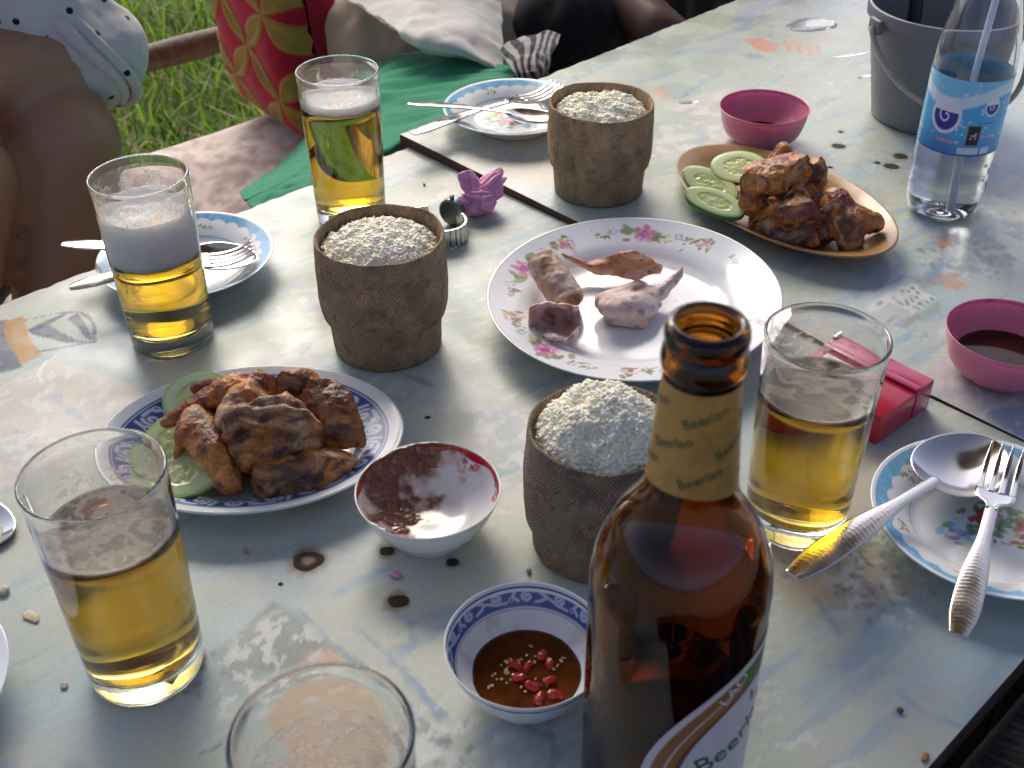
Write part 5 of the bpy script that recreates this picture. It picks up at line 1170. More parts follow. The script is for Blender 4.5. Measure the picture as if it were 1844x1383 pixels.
def body_scrap():
    V, N, F = voxel([('e', (0.0889, 0.7257, 0.0220), (.0260, .0150, .0095), (0, 6, 18)), ('c', (0.0709, 0.7331, 0.0200), .008, (0.0970, 0.7452, 0.0220), .0085), ('c', (0.1025, 0.7364, 0.0200), .0095, (0.1157, 0.7440, 0.0240), .0050), ('c', (0.1157, 0.7440, 0.0240), .0042, (0.1274, 0.7516, 0.0320), .0034), ('c', (0.1274, 0.7516, 0.0320), .0034, (0.1299, 0.7546, 0.0370), .0014), ('c', (0.0744, 0.7216, 0.0150), .006, (0.0947, 0.7167, 0.0140), .007)], 0.0013, 4)
    V = V + N * ((fbm(V, 120, 5, 3) - 0.5) * 0.004)[:, None]; c = scrapcol(V, 9, (0.64, 0.50, 0.47), (0.50, 0.30, 0.22)); c = mixc(c, sstep(0.75, 0.85, fbm(V, 60, 3, 2)) * 0.6, (0.55, 0.30, 0.08))
    o = mesh_np('tailed_scrap', V, F, M['scrap'], col=c); tag(o, 'pale plump scrap with thin upturned tail on floral plate', 'food scrap', 'dried scraps on the floral plate')
body_scrap()
sheet('curled_scrap', 'curled pink-brown scrap at the lower left of the floral plate', [[(0.0139, 0.7069, 0.0340), (0.0261, 0.7088, 0.0360), (0.0381, 0.7063, 0.0360), (0.0489, 0.7046, 0.0360)], [(0.0127, 0.7061, 0.0220), (0.0267, 0.7240, 0.0180), (0.0391, 0.7215, 0.0180), (0.0508, 0.7052, 0.0260)], [(0.0192, 0.7033, 0.0140), (0.0276, 0.7121, 0.0120), (0.0399, 0.7089, 0.0120), (0.0507, 0.7010, 0.0200)], [(0.0256, 0.6872, 0.0180), (0.0334, 0.6841, 0.0200), (0.0414, 0.6839, 0.0200), (0.0482, 0.6864, 0.0240)]], 11, 0.0020, (0.70, 0.50, 0.45), (0.46, 0.24, 0.15), amp=0.004)

# ------------------------------------------------------------------ brown beer bottle
def beer_bottle():
    x, y = 0.0672, 0.3275
    t = thing('beer_bottle', 'tall brown glass beer bottle in the foreground with gold neck label', 'bottle', (x, y, 0.0002))
    prof = catmull([(0.0350, 0.002), (0.0375, 0.006), (0.0378, 0.03), (0.0378, 0.10), (0.0378, 0.140), (0.0374, 0.150), (0.0350, 0.163), (0.0295, 0.176), (0.0225, 0.187), (0.0186, 0.196), (0.0172, 0.206), (0.0158, 0.225), (0.0146, 0.242), (0.0139, 0.2490)], 70)
    prof = [(r_ * 0.975, z_) for r_, z_ in prof]
    lip = [(0.0141, 0.2500), (0.0152, 0.2515), (0.0156, 0.2545), (0.0152, 0.2580), (0.0141, 0.2596), (0.0139, 0.2606), (0.0146, 0.2616), (0.0150, 0.2640), (0.0148, 0.2668), (0.0138, 0.2688), (0.0122, 0.2694), (0.0108, 0.2688)]
    inn = [(max(0.0098, r - 0.0032), z) for r, z in prof[::-1] if 0.006 < z < 0.246]
    out = [(0.0003, 0.004), (0.020, 0.0035), (0.031, 0.0004)] + prof + lip + [(0.0102, 0.264), (0.0099, 0.252)] + inn + [(0.030, 0.0085), (0.0003, 0.0105)]
    m = pm('brown_glass', (0.36, 0.125, 0.012), 0.0, trans=1.0, ior=1.42)
    V, F = lathe(out, 128); outward(mesh_np('glass', V, F, m, t))
    # dregs
    lev = 0.080; pr = [(0.0003, 0.0103), (0.030, 0.0083)] + [(0.0378 * 0.975 - 0.0030, z) for z in np.linspace(0.012, lev, 6)] + [(0.0003, lev)]
    V, F = lathe(pr, 96); outward(mesh_np('beer_dregs', V, F, liquid('dregs', (0.5, 0.2, 0.02), 40), t))
    P = np.array(prof)
    def rad(z): return np.interp(z, P[:, 1], P[:, 0])
    # gold paper wrapped round the neck
    gold = pm('gold_paper', (0.40, 0.245, 0.07), 0.40, metal=0.35, mottle=(50, 0.15), bump=(120, 0.5, 0.002))
    nth, nz = 128, 40; th = np.linspace(0, 2 * np.pi, nth, endpoint=False); zz = np.linspace(0, 1, nz)[:, None]
    zlo = 0.2000 + 0.0035 * np.cos(th - 4.2); Z = zlo + zz * (0.2475 - zlo); r = rad(Z) + 0.00035
    G = np.stack([r * np.cos(th), r * np.sin(th), Z], -1)
    nl = mesh_np('neck_label', G.reshape(-1, 3), gridfaces(nz, nth, True), gold, t)
    gm = pm('green_ink', (0.05, 0.10, 0.035), 0.5)
    for k, (a, z, rot) in enumerate([(-88, 0.2105, 24), (2, 0.2105, 24), (92, 0.2105, 24), (-178, 0.2105, 24), (-132, 0.2235, 24), (-42, 0.2235, 24), (48, 0.2235, 24), (138, 0.2235, 24), (-88, 0.2365, 24), (2, 0.2365, 24), (92, 0.2365, 24), (-178, 0.2365, 24)]):
        me = text_pts('Beerlao', 0.0058)
        n_ = len(me.vertices); co = np.zeros(n_ * 3); me.vertices.foreach_get('co', co); co = co.reshape(-1, 3)
        ca, sa = math.cos(R(rot)), math.sin(R(rot)); u = co[:, 0] * ca - co[:, 1] * sa; v = co[:, 0] * sa + co[:, 1] * ca
        zv = z + v; rr_ = rad(zv) + 0.0006; ph = R(a) + u / rr_; co = np.c_[rr_ * np.cos(ph), rr_ * np.sin(ph), zv]
        me.vertices.foreach_set('co', co.ravel()); me.materials.clear(); me.materials.append(gm); me.update(); o = obj('lettering', me, nl)
    # body label: tilted oval on the right front
    paper = pm('paper_label', rough=0.45, attr=True)
    pc, zc, ha, hb = R(-42), 0.0720, 0.060, 0.044
    nr, nth = 60, 160; k = np.linspace(0.01, 1, nr)[:, None]; th = np.linspace(0, 2 * np.pi, nth, endpoint=False)[None]
    tl = R(28); uu = k * (hb * np.cos(th) * math.cos(tl) + ha * np.sin(th) * math.sin(tl)); vv = k * (-hb * np.cos(th) * math.sin(tl) + ha * np.sin(th) * math.cos(tl))
    def oncyl(u, v, off): ph = pc + u / 0.0378; rr_ = rad(zc + v) + off; return np.stack([rr_ * np.cos(ph), rr_ * np.sin(ph), zc + v], -1)
    c = np.ones((nr, nth, 3)) * np.array((0.62, 0.58, 0.58)); kk = k + 0 * th
    c = mixc(c, ((kk > 0.80) & (kk < 0.93)).astype(float), (0.30, 0.115, 0.03)); c = mixc(c, ((kk > 0.70) & (kk < 0.79)).astype(float), (0.34, 0.13, 0.03))
    c = mixc(c, ((kk > 0.66) & (kk < 0.70)).astype(float), (0.14, 0.04, 0.05))
    c = mixc(c, ((kk > 0.72) & (kk < 0.90) & (th > 1.45) & (th < 2.35)).astype(float), (0.035, 0.16, 0.02))
    G = oncyl(uu, vv, 0.0003); lb = mesh_np('body_label', G.reshape(-1, 3), gridfaces(nr, nth, True), paper, t, col=c.reshape(-1, 3))
    def lettering(s, size, u0, v0, rot, mat):
        me = text_pts(s, size); n_ = len(me.vertices); co = np.zeros(n_ * 3); me.vertices.foreach_get('co', co); co = co.reshape(-1, 3)
        ca, sa = math.cos(R(rot)), math.sin(R(rot)); u = u0 + co[:, 0] * ca - co[:, 1] * sa; v = v0 + co[:, 0] * sa + co[:, 1] * ca
        me.vertices.foreach_set('co', oncyl(u, v, 0.0006).ravel()); me.materials.clear(); me.materials.append(mat); me.update(); obj('lettering', me, lb)
    lettering('LAO', 0.0085, -0.008, 0.0405, 46, pm('white_ink', (0.7, 0.7, 0.65), 0.5)); lettering('Beerlao', 0.0155, 0.000, 0.002, 22, pm('green_ink_dark', (0.03, 0.12, 0.03), 0.5))
    lettering('L', 0.012, 0.006, 0.024, 10, pm('red_ink', (0.4, 0.03, 0.06), 0.5))
beer_bottle()

# ------------------------------------------------------------------ water bottle with straw
def water_bottle():
    x, y = 0.3795, 0.9060; z = onz(x, y)
    t = thing('water_bottle', 'clear plastic water bottle with blue label and white straw', 'bottle', (x, y, z + 0.0002))
    prof = catmull([(0.0255, 0.001), (0.0300, 0.006), (0.0322, 0.018), (0.0316, 0.040), (0.0322, 0.052), (0.0322, 0.115), (0.0322, 0.138), (0.0308, 0.155), (0.0250, 0.182), (0.0170, 0.205), (0.0125, 0.218), (0.0125, 0.232)], 64)
    prof = [tuple(v) for v in prof]
    th0 = 0.0006
    out = [(0.0003, 0.006), (0.010, 0.005), (0.020, 0.0008)] + prof + [(0.0119, 0.2326)] + [(r - th0, q) for r, q in prof[::-1]] + [(0.020, 0.0014), (0.010, 0.0056), (0.0003, 0.0066)]
    V, F = lathe(out, 120); th = np.arctan2(V[:, 1], V[:, 0]); f = 1 - 0.10 * sstep(0.026, 0.004, V[:, 2]) * (0.5 + 0.5 * np.cos(5 * th)) * (np.hypot(V[:, 0], V[:, 1]) > 0.018)
    V[:, 0] *= f; V[:, 1] *= f
    m = pm('pet_plastic', (0.96, 0.98, 1.0), 0.02, trans=1.0, ior=1.38); outward(mesh_np('bottle_shell', V, F, m, t))
    P = np.array(prof); rad = lambda q: np.interp(q, P[:, 1], P[:, 0]); lev = 0.080
    pr = [(0.0003, 0.0068), (0.018, 0.0024)] + [(rad(q) - 0.0004 if q > 0.026 else rad(q) * 0.94 - 0.0008, q) for q in np.linspace(0.004, lev, 20)] + [(0.0003, lev)]
    V, F = lathe(pr, 96); outward(mesh_np('water', V, F, pm('water', (0.97, 0.99, 1.0), 0.0, trans=1.0, ior=1.33), t))
    # wrap label
    nz, nth = 80, 300; zz = np.linspace(0.0660, 0.1300, nz)[:, None]; th = np.linspace(0, 2 * np.pi, nth, endpoint=False)[None]
    r = rad(zz) + 0.0004; G = np.stack([r * np.cos(th), r * np.sin(th), zz + 0 * th], -1)
    U = np.stack([((th + np.pi / 2 + np.pi) % (2 * np.pi) - np.pi) * 0.0322 + 0 * zz, (zz - 0.0660) * 0.92 + 0 * th], -1); u, v = U[..., 0], U[..., 1]
    c = np.ones((nz, nth, 3)) * np.array((0.07, 0.42, 0.74)); c = mixc(c, sstep(0.022, 0.0, v) * 0.7, (0.03, 0.15, 0.45))
    wv = v - 0.040 - 0.006 * np.sin(u * 60); c = mixc(c, sstep(0.0, 0.012, wv), (0.20, 0.58, 0.82)); c = mixc(c, sstep(0.006, 0.003, np.abs(wv - 0.006)) * 0.8, (0.72, 0.84, 0.88))
    rg = np.random.default_rng(8)
    for _ in range(140):
        p = np.array([rg.uniform(-0.1, 0.1), rg.uniform(0.01, 0.058)]); s_ = rg.uniform(0.0005, 0.0018); d = np.linalg.norm(U - p, axis=-1); c = mixc(c, sstep(s_, s_ * 0.5, d) * 0.7, (0.70, 0.86, 0.92))
    def badge(u0, v0, s_):
        nonlocal c
        d = np.hypot((u - u0) / 0.9, v - v0); c = mixc(c, sstep(s_ * 1.22, s_ * 1.15, d), (0.72, 0.80, 0.88)); c = mixc(c, sstep(s_ * 1.0, s_ * 0.93, d) * (v < v0 + 0.25 * s_), (0.035, 0.045, 0.30))
        sp = np.abs(((np.arctan2(v - v0, u - u0) / 6.283 + d / (s_ * 0.45)) % 1.0) - 0.5); c = mixc(c, (sp < 0.13) * (d < 0.6 * s_) * 1.0, (0.7, 0.78, 0.88))
    badge(-0.0260, 0.0300, 0.0120); badge(0.0100, 0.0390, 0.0062); badge(0.060, 0.030, 0.012); badge(0.095, 0.03, 0.012)
    inb = lambda a, b, e, f_: ((u > a) & (u < b) & (v > e) & (v < f_)).astype(float)
    c = mixc(c, inb(-0.0065, 0.0045, 0.0085, 0.0250), (0.20, 0.14, 0.05)); c = mixc(c, inb(-0.0055, 0.0035, 0.0095, 0.0240), (0.012, 0.012, 0.02)); c = mixc(c, inb(-0.0035, 0.0015, 0.0135, 0.0190) * (vn(U, 700, 2) > 0.45), (0.40, 0.30, 0.42))
    c = mixc(c, inb(-0.0110, 0.0060, 0.0020, 0.0070), (0.50, 0.64, 0.66)); c = mixc(c, inb(0.0075, 0.0160, 0.0020, 0.0070), (0.58, 0.68, 0.76)); c = mixc(c, inb(0.0060, 0.0180, 0.0150, 0.0170) * (vn(U, 1100, 4) > 0.4), (0.70, 0.35, 0.45))
    c = mixc(c, inb(0.0, 0.0180, 0.0265, 0.0272), (0.05, 0.10, 0.35)); c = mixc(c, inb(-0.0300, -0.0160, 0.0090, 0.0120) * (vn(U, 900, 4) > 0.35), (0.70, 0.25, 0.30)); c = mixc(c, (v < 0.0012).astype(float), (0.03, 0.08, 0.3))
    lm = pm('printed_film', rough=0.25, attr=True)
    mesh_np('label', G.reshape(-1, 3), gridfaces(nz, nth, True), lm, t, col=c.reshape(-1, 3))
    sp = catmull([(0.002, -0.012, 0.009), (0.001, -0.008, 0.06), (0.002, 0.0, 0.12), (0.006, 0.004, 0.18), (0.008, 0.004, 0.233), (0.016, 0.008, 0.285)], 40)
    V, F = tube(sp, 0.0029, 16, False); s = mesh_np('drinking_straw', V, F, pm('straw_plastic', (0.78, 0.82, 0.88), 0.3, sss=0.2, sssr=(.003, .003, .003)))
    s.location = (x, y, z + 0.0002); tag(s, 'white drinking straw standing inside the water bottle', 'straw')
water_bottle()

# ------------------------------------------------------------------ grey bucket
def bucket():
    x, y = 0.4270, 1.1060; z = onz(x, y)
    t = thing('ice_bucket', 'grey plastic bucket with wire handle behind the water bottle', 'bucket', (x, y, z + 0.0002))
    Rr, Rb, h = 0.0740, 0.0560, 0.114
    out = [(0.0003, 0.0), (Rb - 0.003, 0.0), (Rb, 0.002)] + [(Rb + (Rr - Rb) * f, 0.002 + (h - 0.014) * f) for f in np.linspace(0.05, 0.97, 16)]
    out += [(Rr, h - 0.012), (Rr + 0.003, h - 0.0115), (Rr + 0.0036, h - 0.002), (Rr + 0.0028, h), (Rr + 0.0005, h + 0.0004), (Rr - 0.0008, h - 0.002)]
    out += [(Rb + (Rr - Rb) * f - 0.002, 0.004 + (h - 0.012) * f) for f in np.linspace(0.97, 0.0, 12)] + [(0.0003, 0.004)]
    V, F = lathe(out, 140); gp = pm('grey_plastic', (0.17, 0.175, 0.185), 0.42, rmottle=(30, 0.34, 0.5), mottle=(12, 0.06)); mesh_np('pail', V, F, gp, t, sharp=50)
    a = R(196)
    for s in (1, -1):
        p = np.array([math.cos(a), math.sin(a), 0]) * (Rr + 0.005) * s
        o = bmobj('handle_lug', box(0, 0, 0, 0.007, 0.018, 0.014, 0.002), gp, t, True); o.location = (p[0], p[1], h - 0.013); o.rotation_euler = (0, 0, a)
    # bail hanging down the near side
    ax = np.array([math.cos(a), math.sin(a), 0]); per = np.array([math.sin(a), -math.cos(a), 0])
    if per[1] > 0: per = -per
    u = np.linspace(0, np.pi, 60); pts = ax * (Rr + 0.010) * np.cos(u)[:, None] + per * ((Rr + 0.006) * np.sin(u))[:, None] * 0.94 + np.array([0, 0, 1.0]) * (h - 0.013 - 0.070 * np.sin(u) ** 0.8)[:, None]
    V, F = tube(pts, 0.0028, 12); mesh_np('bail_handle', V, F, pm('handle_plastic', (0.40, 0.36, 0.31), 0.4), t)
    V, F = tube(catmull([(-0.035, 0.02, 0.012), (-0.030, 0.01, 0.10), (-0.044, 0.012, 0.19), (-0.052, 0.015, 0.235)], 24), np.linspace(0.006, 0.0085, 24), 14); k = mesh_np('ladle', V, F, pm('black_plastic', (0.014, 0.016, 0.022), 0.28))
    k.location = (x, y, z); tag(k, 'black plastic handle standing inside the grey bucket', 'ladle')
    V, F = lathe([(0.0003, 0.045), (Rb + (Rr - Rb) * 0.32 - 0.0025, 0.045)], 80); 
    V[:, 2] += (fbm(V, 90, 3, 3) - 0.5) * 0.022 * (np.hypot(V[:, 0], V[:, 1]) < 0.05); 
bucket()

# ------------------------------------------------------------------ cigarette pack, napkin, watch, scraps
def cig_pack():
    t = thing('cigarette_pack', 'red cigarette pack with hinged lid lying behind the right glass', 'cigarette pack', (0, 0, 0))
    rd = pm('red_card', (0.50, 0.010, 0.040), 0.28, coat=0.4, mottle=(40, 0.08)); pk = pm('pink_card', (0.55, 0.055, 0.14), 0.25, coat=0.5)
    p0 = np.array((0.2394, 0.5852, 0.0000)); p1 = np.array((0.2853, 0.6252, 0.0000)); e = (p1 - p0)[:2]; Lw = np.linalg.norm(e); e /= Lw; nrm = np.array([-e[1], e[0]])
    if nrm[0] > 0: nrm = -nrm
    ang = math.atan2(e[1], e[0]); t.location = (p0[0], p0[1], 0.0002); t.rotation_euler = (0, 0, ang)
    W_, D, Hh = Lw, 0.076, 0.023; sgn = 1 if nrm @ np.array([-math.sin(ang), math.cos(ang)]) > 0 else -1
    bmobj('carton', box(W_ * 0.33, sgn * D / 2, Hh / 2, W_ * 0.66, D, Hh, 0.0012), rd, t, True)
    bmobj('lid', box(W_ * 0.835, sgn * D / 2, Hh / 2 + 0.0008, W_ * 0.32, D + 0.001, Hh + 0.0016, 0.0014), pk, t, True)
    bmobj('lid_ridge', box(W_ * 0.70, sgn * D / 2, Hh + 0.0016, 0.006, D * 0.985, 0.0012, 0.0005), pk, t, True)
    wt = pm('white_print', (0.72, 0.74, 0.80), 0.35); bl = pm('navy_print', (0.06, 0.08, 0.30), 0.35)
    bmobj('white_panel', box(W_ * 0.32, sgn * D * 0.74, Hh + 0.0004, W_ * 0.5, D * 0.30, 0.0006), wt, t); bmobj('navy_panel', box(W_ * 0.30, sgn * D * 0.70, Hh + 0.0009, W_ * 0.34, D * 0.12, 0.0005), bl, t)
    bmobj('foil_edge', box(W_ * 0.93, sgn * D * 0.985, Hh + 0.0026, 0.010, 0.003, 0.0012, 0.0004), pm('foil', (0.8, 0.8, 0.8), 0.25, metal=0.8), t)
cig_pack()

def napkin():
    bm = bmesh.new(); bmesh.ops.create_icosphere(bm, subdivisions=6, radius=1.0); V = np.array([v.co[:] for v in bm.verts]); F = np.array([[v.index for v in f.verts] for f in bm.faces]); bm.free()
    D = V.copy(); h = 0
    rg = np.random.default_rng(21)
    for i in range(64):                                   # sharp random creases
        nrm = rg.normal(0, 1, 3); nrm /= np.linalg.norm(nrm); d = np.abs(D @ nrm - rg.uniform(-0.6, 0.6)); h = h + np.exp(-d * 15) * rg.uniform(-0.13, 0.10)
    h = h + (fbm(D + 5, 2.2, 5, 3) - 0.5) * 0.35
    P = D * (0.86 + h)[:, None] * np.array([0.0225, 0.0190, 0.0170])
    ear = sstep(0.72, 0.95, D @ (np.array([0.72, 0.25, 0.62]) / 0.983)); P += ear[:, None] * np.array([0.010, 0.005, 0.009])
    ear = sstep(0.80, 0.97, D @ (np.array([-0.5, 0.2, 0.84]))); P += ear[:, None] * np.array([-0.002, 0.004, 0.009])
    P[:, 2] -= np.quantile(P[:, 2], 0.03); P[:, 2] = np.maximum(P[:, 2], 0.0002)
    o = mesh_np('paper_napkin', P, F, pm('pink_tissue', (0.80, 0.36, 0.56), 0.85, mottle=(90, 0.10), bump=(900, 0.2, 0.0006)))
    o.location = (-0.0281, 0.9192, 0.0000); o.rotation_euler = (0, 0, 0.2); tag(o, 'crumpled pink paper napkin beside the table seam', 'napkin')
napkin()

def watch():
    c = np.array((-0.0632, 0.8744, 0.0000)); t = thing('wrist_watch', 'steel bracelet watch lying on its side behind the middle basket', 'watch', (c[0], c[1], 0.0002), R(-30))
    n = 30
    for k in range(n):
        a = 2 * np.pi * k / n; a2 = 2 * np.pi * (k + 1) / n
        f = lambda q: np.array([0.0270 * math.cos(q), 0.0215 * math.sin(q)])
        if 0.19 < (k + .5) / n < 0.36: continue
        p, q = f(a), f(a2); m_ = (p + q) / 2; L_ = np.linalg.norm(q - p)
        o = bmobj('link', box(0, 0, 0, L_ * 0.97, 0.0028, 0.0170, 0.0006, 1), M['steel'], t, True); o.location = (m_[0], m_[1], 0.0088); o.rotation_euler = (0, 0, math.atan2(q[1] - p[1], q[0] - p[0]))
    V, F = lathe([(0.0003, 0), (0.0105, 0), (0.0124, 0.0015), (0.0126, 0.0065), (0.0110, 0.0080), (0.0003, 0.0083)], 48)
    dk = pm('watch_case', (0.20, 0.21, 0.20), 0.3, metal=0.9); cs = mesh_np('case', V, F, dk, t, sharp=35); cs.location = (0.002, 0.0190, 0.0129); cs.rotation_euler = (R(-90), 0, 0)
    cr = mesh_np('crown', *tube([(0.002, 0.0230, 0.0250), (0.002, 0.0230, 0.0285)], 0.0022, 14), dk, t)
watch()

def crumb(name, label, cat, p, size, color, seed, flat=1.0):
    bm = bmesh.new(); bmesh.ops.create_icosphere(bm, subdivisions=3, radius=1.0); V = np.array([v.co[:] for v in bm.verts]); F = np.array([[v.index for v in f.verts] for f in bm.faces]); bm.free()
    V = V * (0.7 + 0.7 * (fbm(V + seed, 1.6, seed, 2) - 0.3))[:, None] * np.array(size); V[:, 2] = V[:, 2] - V[:, 2].min()
    o = mesh_np(name, V, F, pm(name, color, 0.6, mottle=(400, 0.25))); o.location = (p[0], p[1], onz(p[0], p[1]) + 0.0002); o.rotation_euler = (0, 0, seed * 1.3); return tag(o, label, cat)
crumb('napkin_scrap', 'tiny pink paper scrap between the two burn marks in front', 'paper scrap', (-0.0688, 0.4716, -0.0000), (.0026, .0046, .0012), (0.66, 0.26, 0.48), 1)
crumb('garlic_flake', 'pale flake on the table left of the foreground glass', 'crumb', (-0.2704, 0.4430, 0.0000), (.0075, .0034, .0008), (0.60, 0.50, 0.33), 2)
crumb('rice_crumb', 'pale crumb at the left picture edge above the flake', 'crumb', (-0.2922, 0.4618, -0.0000), (.0040, .0034, .0022), (0.66, 0.58, 0.42), 3)
crumb('food_crumb', 'tan crumb between the navy plate and the big burn mark', 'crumb', (-0.1592, 0.4924, 0.0000), (.0022, .0020, .0018), (0.45, 0.30, 0.17), 4)
crumb('food_crumb', 'faint tan crumb left of the foreground glass foot', 'crumb', (-0.2372, 0.3946, -0.0000), (.0022, .0028, .0008), (0.45, 0.38, 0.28), 5)
crumb('food_crumb', 'brown crumb on the table left of the black cloth', 'crumb', (0.1961, 0.3726, 0.0000), (.0024, .0018, .0012), (0.08, 0.05, 0.025), 6)
crumb('food_crumb', 'tan crumb at the foot of the torn basket', 'crumb', (0.0085, 0.4740, 0.0000), (.0018, .0022, .0014), (0.40, 0.27, 0.14), 7)
crumb('leaf_scrap', 'brown dry scrap at the table edge by the black cloth', 'crumb', (0.2009, 0.3447, 0.0000), (.0038, .0020, .0010), (0.30, 0.15, 0.06), 8)
crumb('food_crumb', 'small brown crumb near the pink napkin and tall glass', 'crumb', (-0.0795, 0.9706, 0.0000), (.0024, .0013, .0010), (0.22, 0.14, 0.08), 9)

def puddle(label, p, a, b, rot, seed):
    nr, nth = 14, 70; k = np.linspace(0.01, 1, nr)[:, None]; th = np.linspace(0, 2 * np.pi, nth, endpoint=False)[None]
    w_ = 0.75 + 0.6 * (fbm(np.c_[np.cos(th[0]) * 1.6, np.sin(th[0]) * 1.6], 1.0, seed, 3))
    x, y = k * a * w_ * np.cos(th), k * b * w_ * np.sin(th); z = 0.0006 * (1 - k ** 6) * (0.75 + 0.5 * fbm(np.stack([x, y], -1), 120, seed, 2))
    T = np.stack([x, y, z + 0.0003], -1).reshape(-1, 3); B = T.copy(); B[:, 2] = 0.0002; f = gridfaces(nr, nth, True); j = np.arange(nth); o_ = (nr - 1) * nth; n_ = nr * nth
    o = outward(mesh_np('water_spill', np.vstack([T, B]), np.vstack([f[:, ::-1], f + n_, np.stack([o_ + j, n_ + o_ + j, n_ + o_ + (j + 1) % nth, o_ + (j + 1) % nth], -1)]), WATER))
    o.location = (p[0], p[1], onz(p[0], p[1])); o.rotation_euler = (0, 0, rot); return tag(o, label, 'spill', 'water spills on the far table')
WATER = pm('spilt_water', (1, 1, 1), 0.02, trans=1.0, ior=1.33)
puddle('round water spill on the far table above the orange print', (0.3657, 1.3687, 0.0060), .028, .020, 0.4, 3)
puddle('thin water streak on the far table right of the orange print', (0.3862, 1.2708, 0.0060), .026, .0035, 0.3, 5)
puddle('small water streak on the far table left of the bucket', (0.3933, 1.2121, 0.0060), .014, .0030, 0.5, 7)
puddle('tiny water drop near the far rice basket', (0.1866, 1.1412, 0.0060), .010, .005, 0.2, 13)

# cut off things at the left edge
o = obj('side_plate', None); bpy.data.objects.remove(o)
def plain_plate():
    top = res_prof([(0.0003, 0.0045), (0.036, 0.0046), (0.045, 0.0070), (0.055, 0.0140), (0.0640, 0.0175), (0.0690, 0.0192)], 50)
    bot = [(0.0702, 0.0196), (0.0707, 0.0191), (0.0702, 0.0184), (0.064, 0.0150), (0.054, 0.0110), (0.0445, 0.0022), (0.0435, 0.0), (0.041, 0.0), (0.040, 0.0016), (0.0003, 0.0016)]
    V, F, k = shell(top, bot, 200); c = np.ones((len(V), 3)) * np.array((0.74, 0.75, 0.78)); c = mixc(c, sstep(0.62, 0.7, fbm(V, 120, 3, 3)) * (np.hypot(V[:, 0], V[:, 1]) < 0.062) * 0.8, (0.35, 0.35, 0.60))
    o = mesh_np('side_plate', V, F, M['ceramic'], col=c); q_ = (-0.2586, 0.3757, 0.0195); o.location = (q_[0] - 0.0705, q_[1], 0.0002); tag(o, 'white plate edge cut off by the left picture edge', 'plate')
plain_plate()
spoon_obj('dark spoon tip at the left picture edge, handle out of view', (-0.480, 0.560, 0.004), (-0.3085, 0.5072, 0.0030), 0.0)

# ------------------------------------------------------------------ seats, cushions, people beyond the table
def fabric(name, color, rough=0.9, attr=False, mott=(25, 0.12), bmp=(700, 0.3, 0.001), sheen=0.2):
    return pm(name, color, rough, attr=attr, mottle=mott, bump=bmp, sheen=sheen, spec=0.25)

def mattress():
    sv = np.linspace(-0.04, 1.25, 130); tv = np.linspace(-0.735, -0.06, 70); S, T = np.meshgrid(sv, tv, indexing='ij')
    d = np.minimum(np.minimum(S - sv[0], sv[-1] - S), np.minimum(T - tv[0], tv[-1] - T)); q = OC + S[..., None] * E1 + T[..., None] * E2
    z = -0.340 + 0.092 * np.sqrt(np.clip(1 - (1 - np.clip(d / 0.06, 0, 1)) ** 2, 0, 1)) + (fbm(q, 6, 3, 3) - 0.5) * 0.035 * sstep(0, 0.1, d)
    G = np.concatenate([q, z[..., None]], -1); P = np.concatenate([q, 0 * z[..., None]], -1)
    c = np.ones(S.shape + (3,)) * np.array((0.60, 0.51, 0.465)); a = fbm(q, 42, 7, 3); c = mixc(c, sstep(0.52, 0.64, a) * 0.75, (0.34, 0.21, 0.21)); b = fbm(q, 75, 17, 2); c = mixc(c, sstep(0.62, 0.74, b) * 0.6, (0.30, 0.27, 0.20))
    V = np.vstack([G.reshape(-1, 3), G.reshape(-1, 3) * [1, 1, 0] + [0, 0, FZ]]); nu, nv = S.shape; f = gridfaces(nu, nv); k = nu * nv
    bd = np.concatenate([np.arange(nv - 1), np.arange(nu - 1) * nv + nv - 1, (nu - 1) * nv + np.arange(nv - 1, 0, -1), np.arange(nu - 1, 0, -1) * nv]); b2 = np.roll(bd, -1)
    o = mesh_np('floor_cushion', V, np.vstack([f[:, ::-1], np.stack([bd, b2, b2 + k, bd + k], -1)]), fabric('floral_cotton', (1, 1, 1), attr=True), col=np.vstack([c.reshape(-1, 3)] * 2))
    tag(o, 'pale floor cushion with faded mauve flower print beside the table', 'cushion')
mattress()

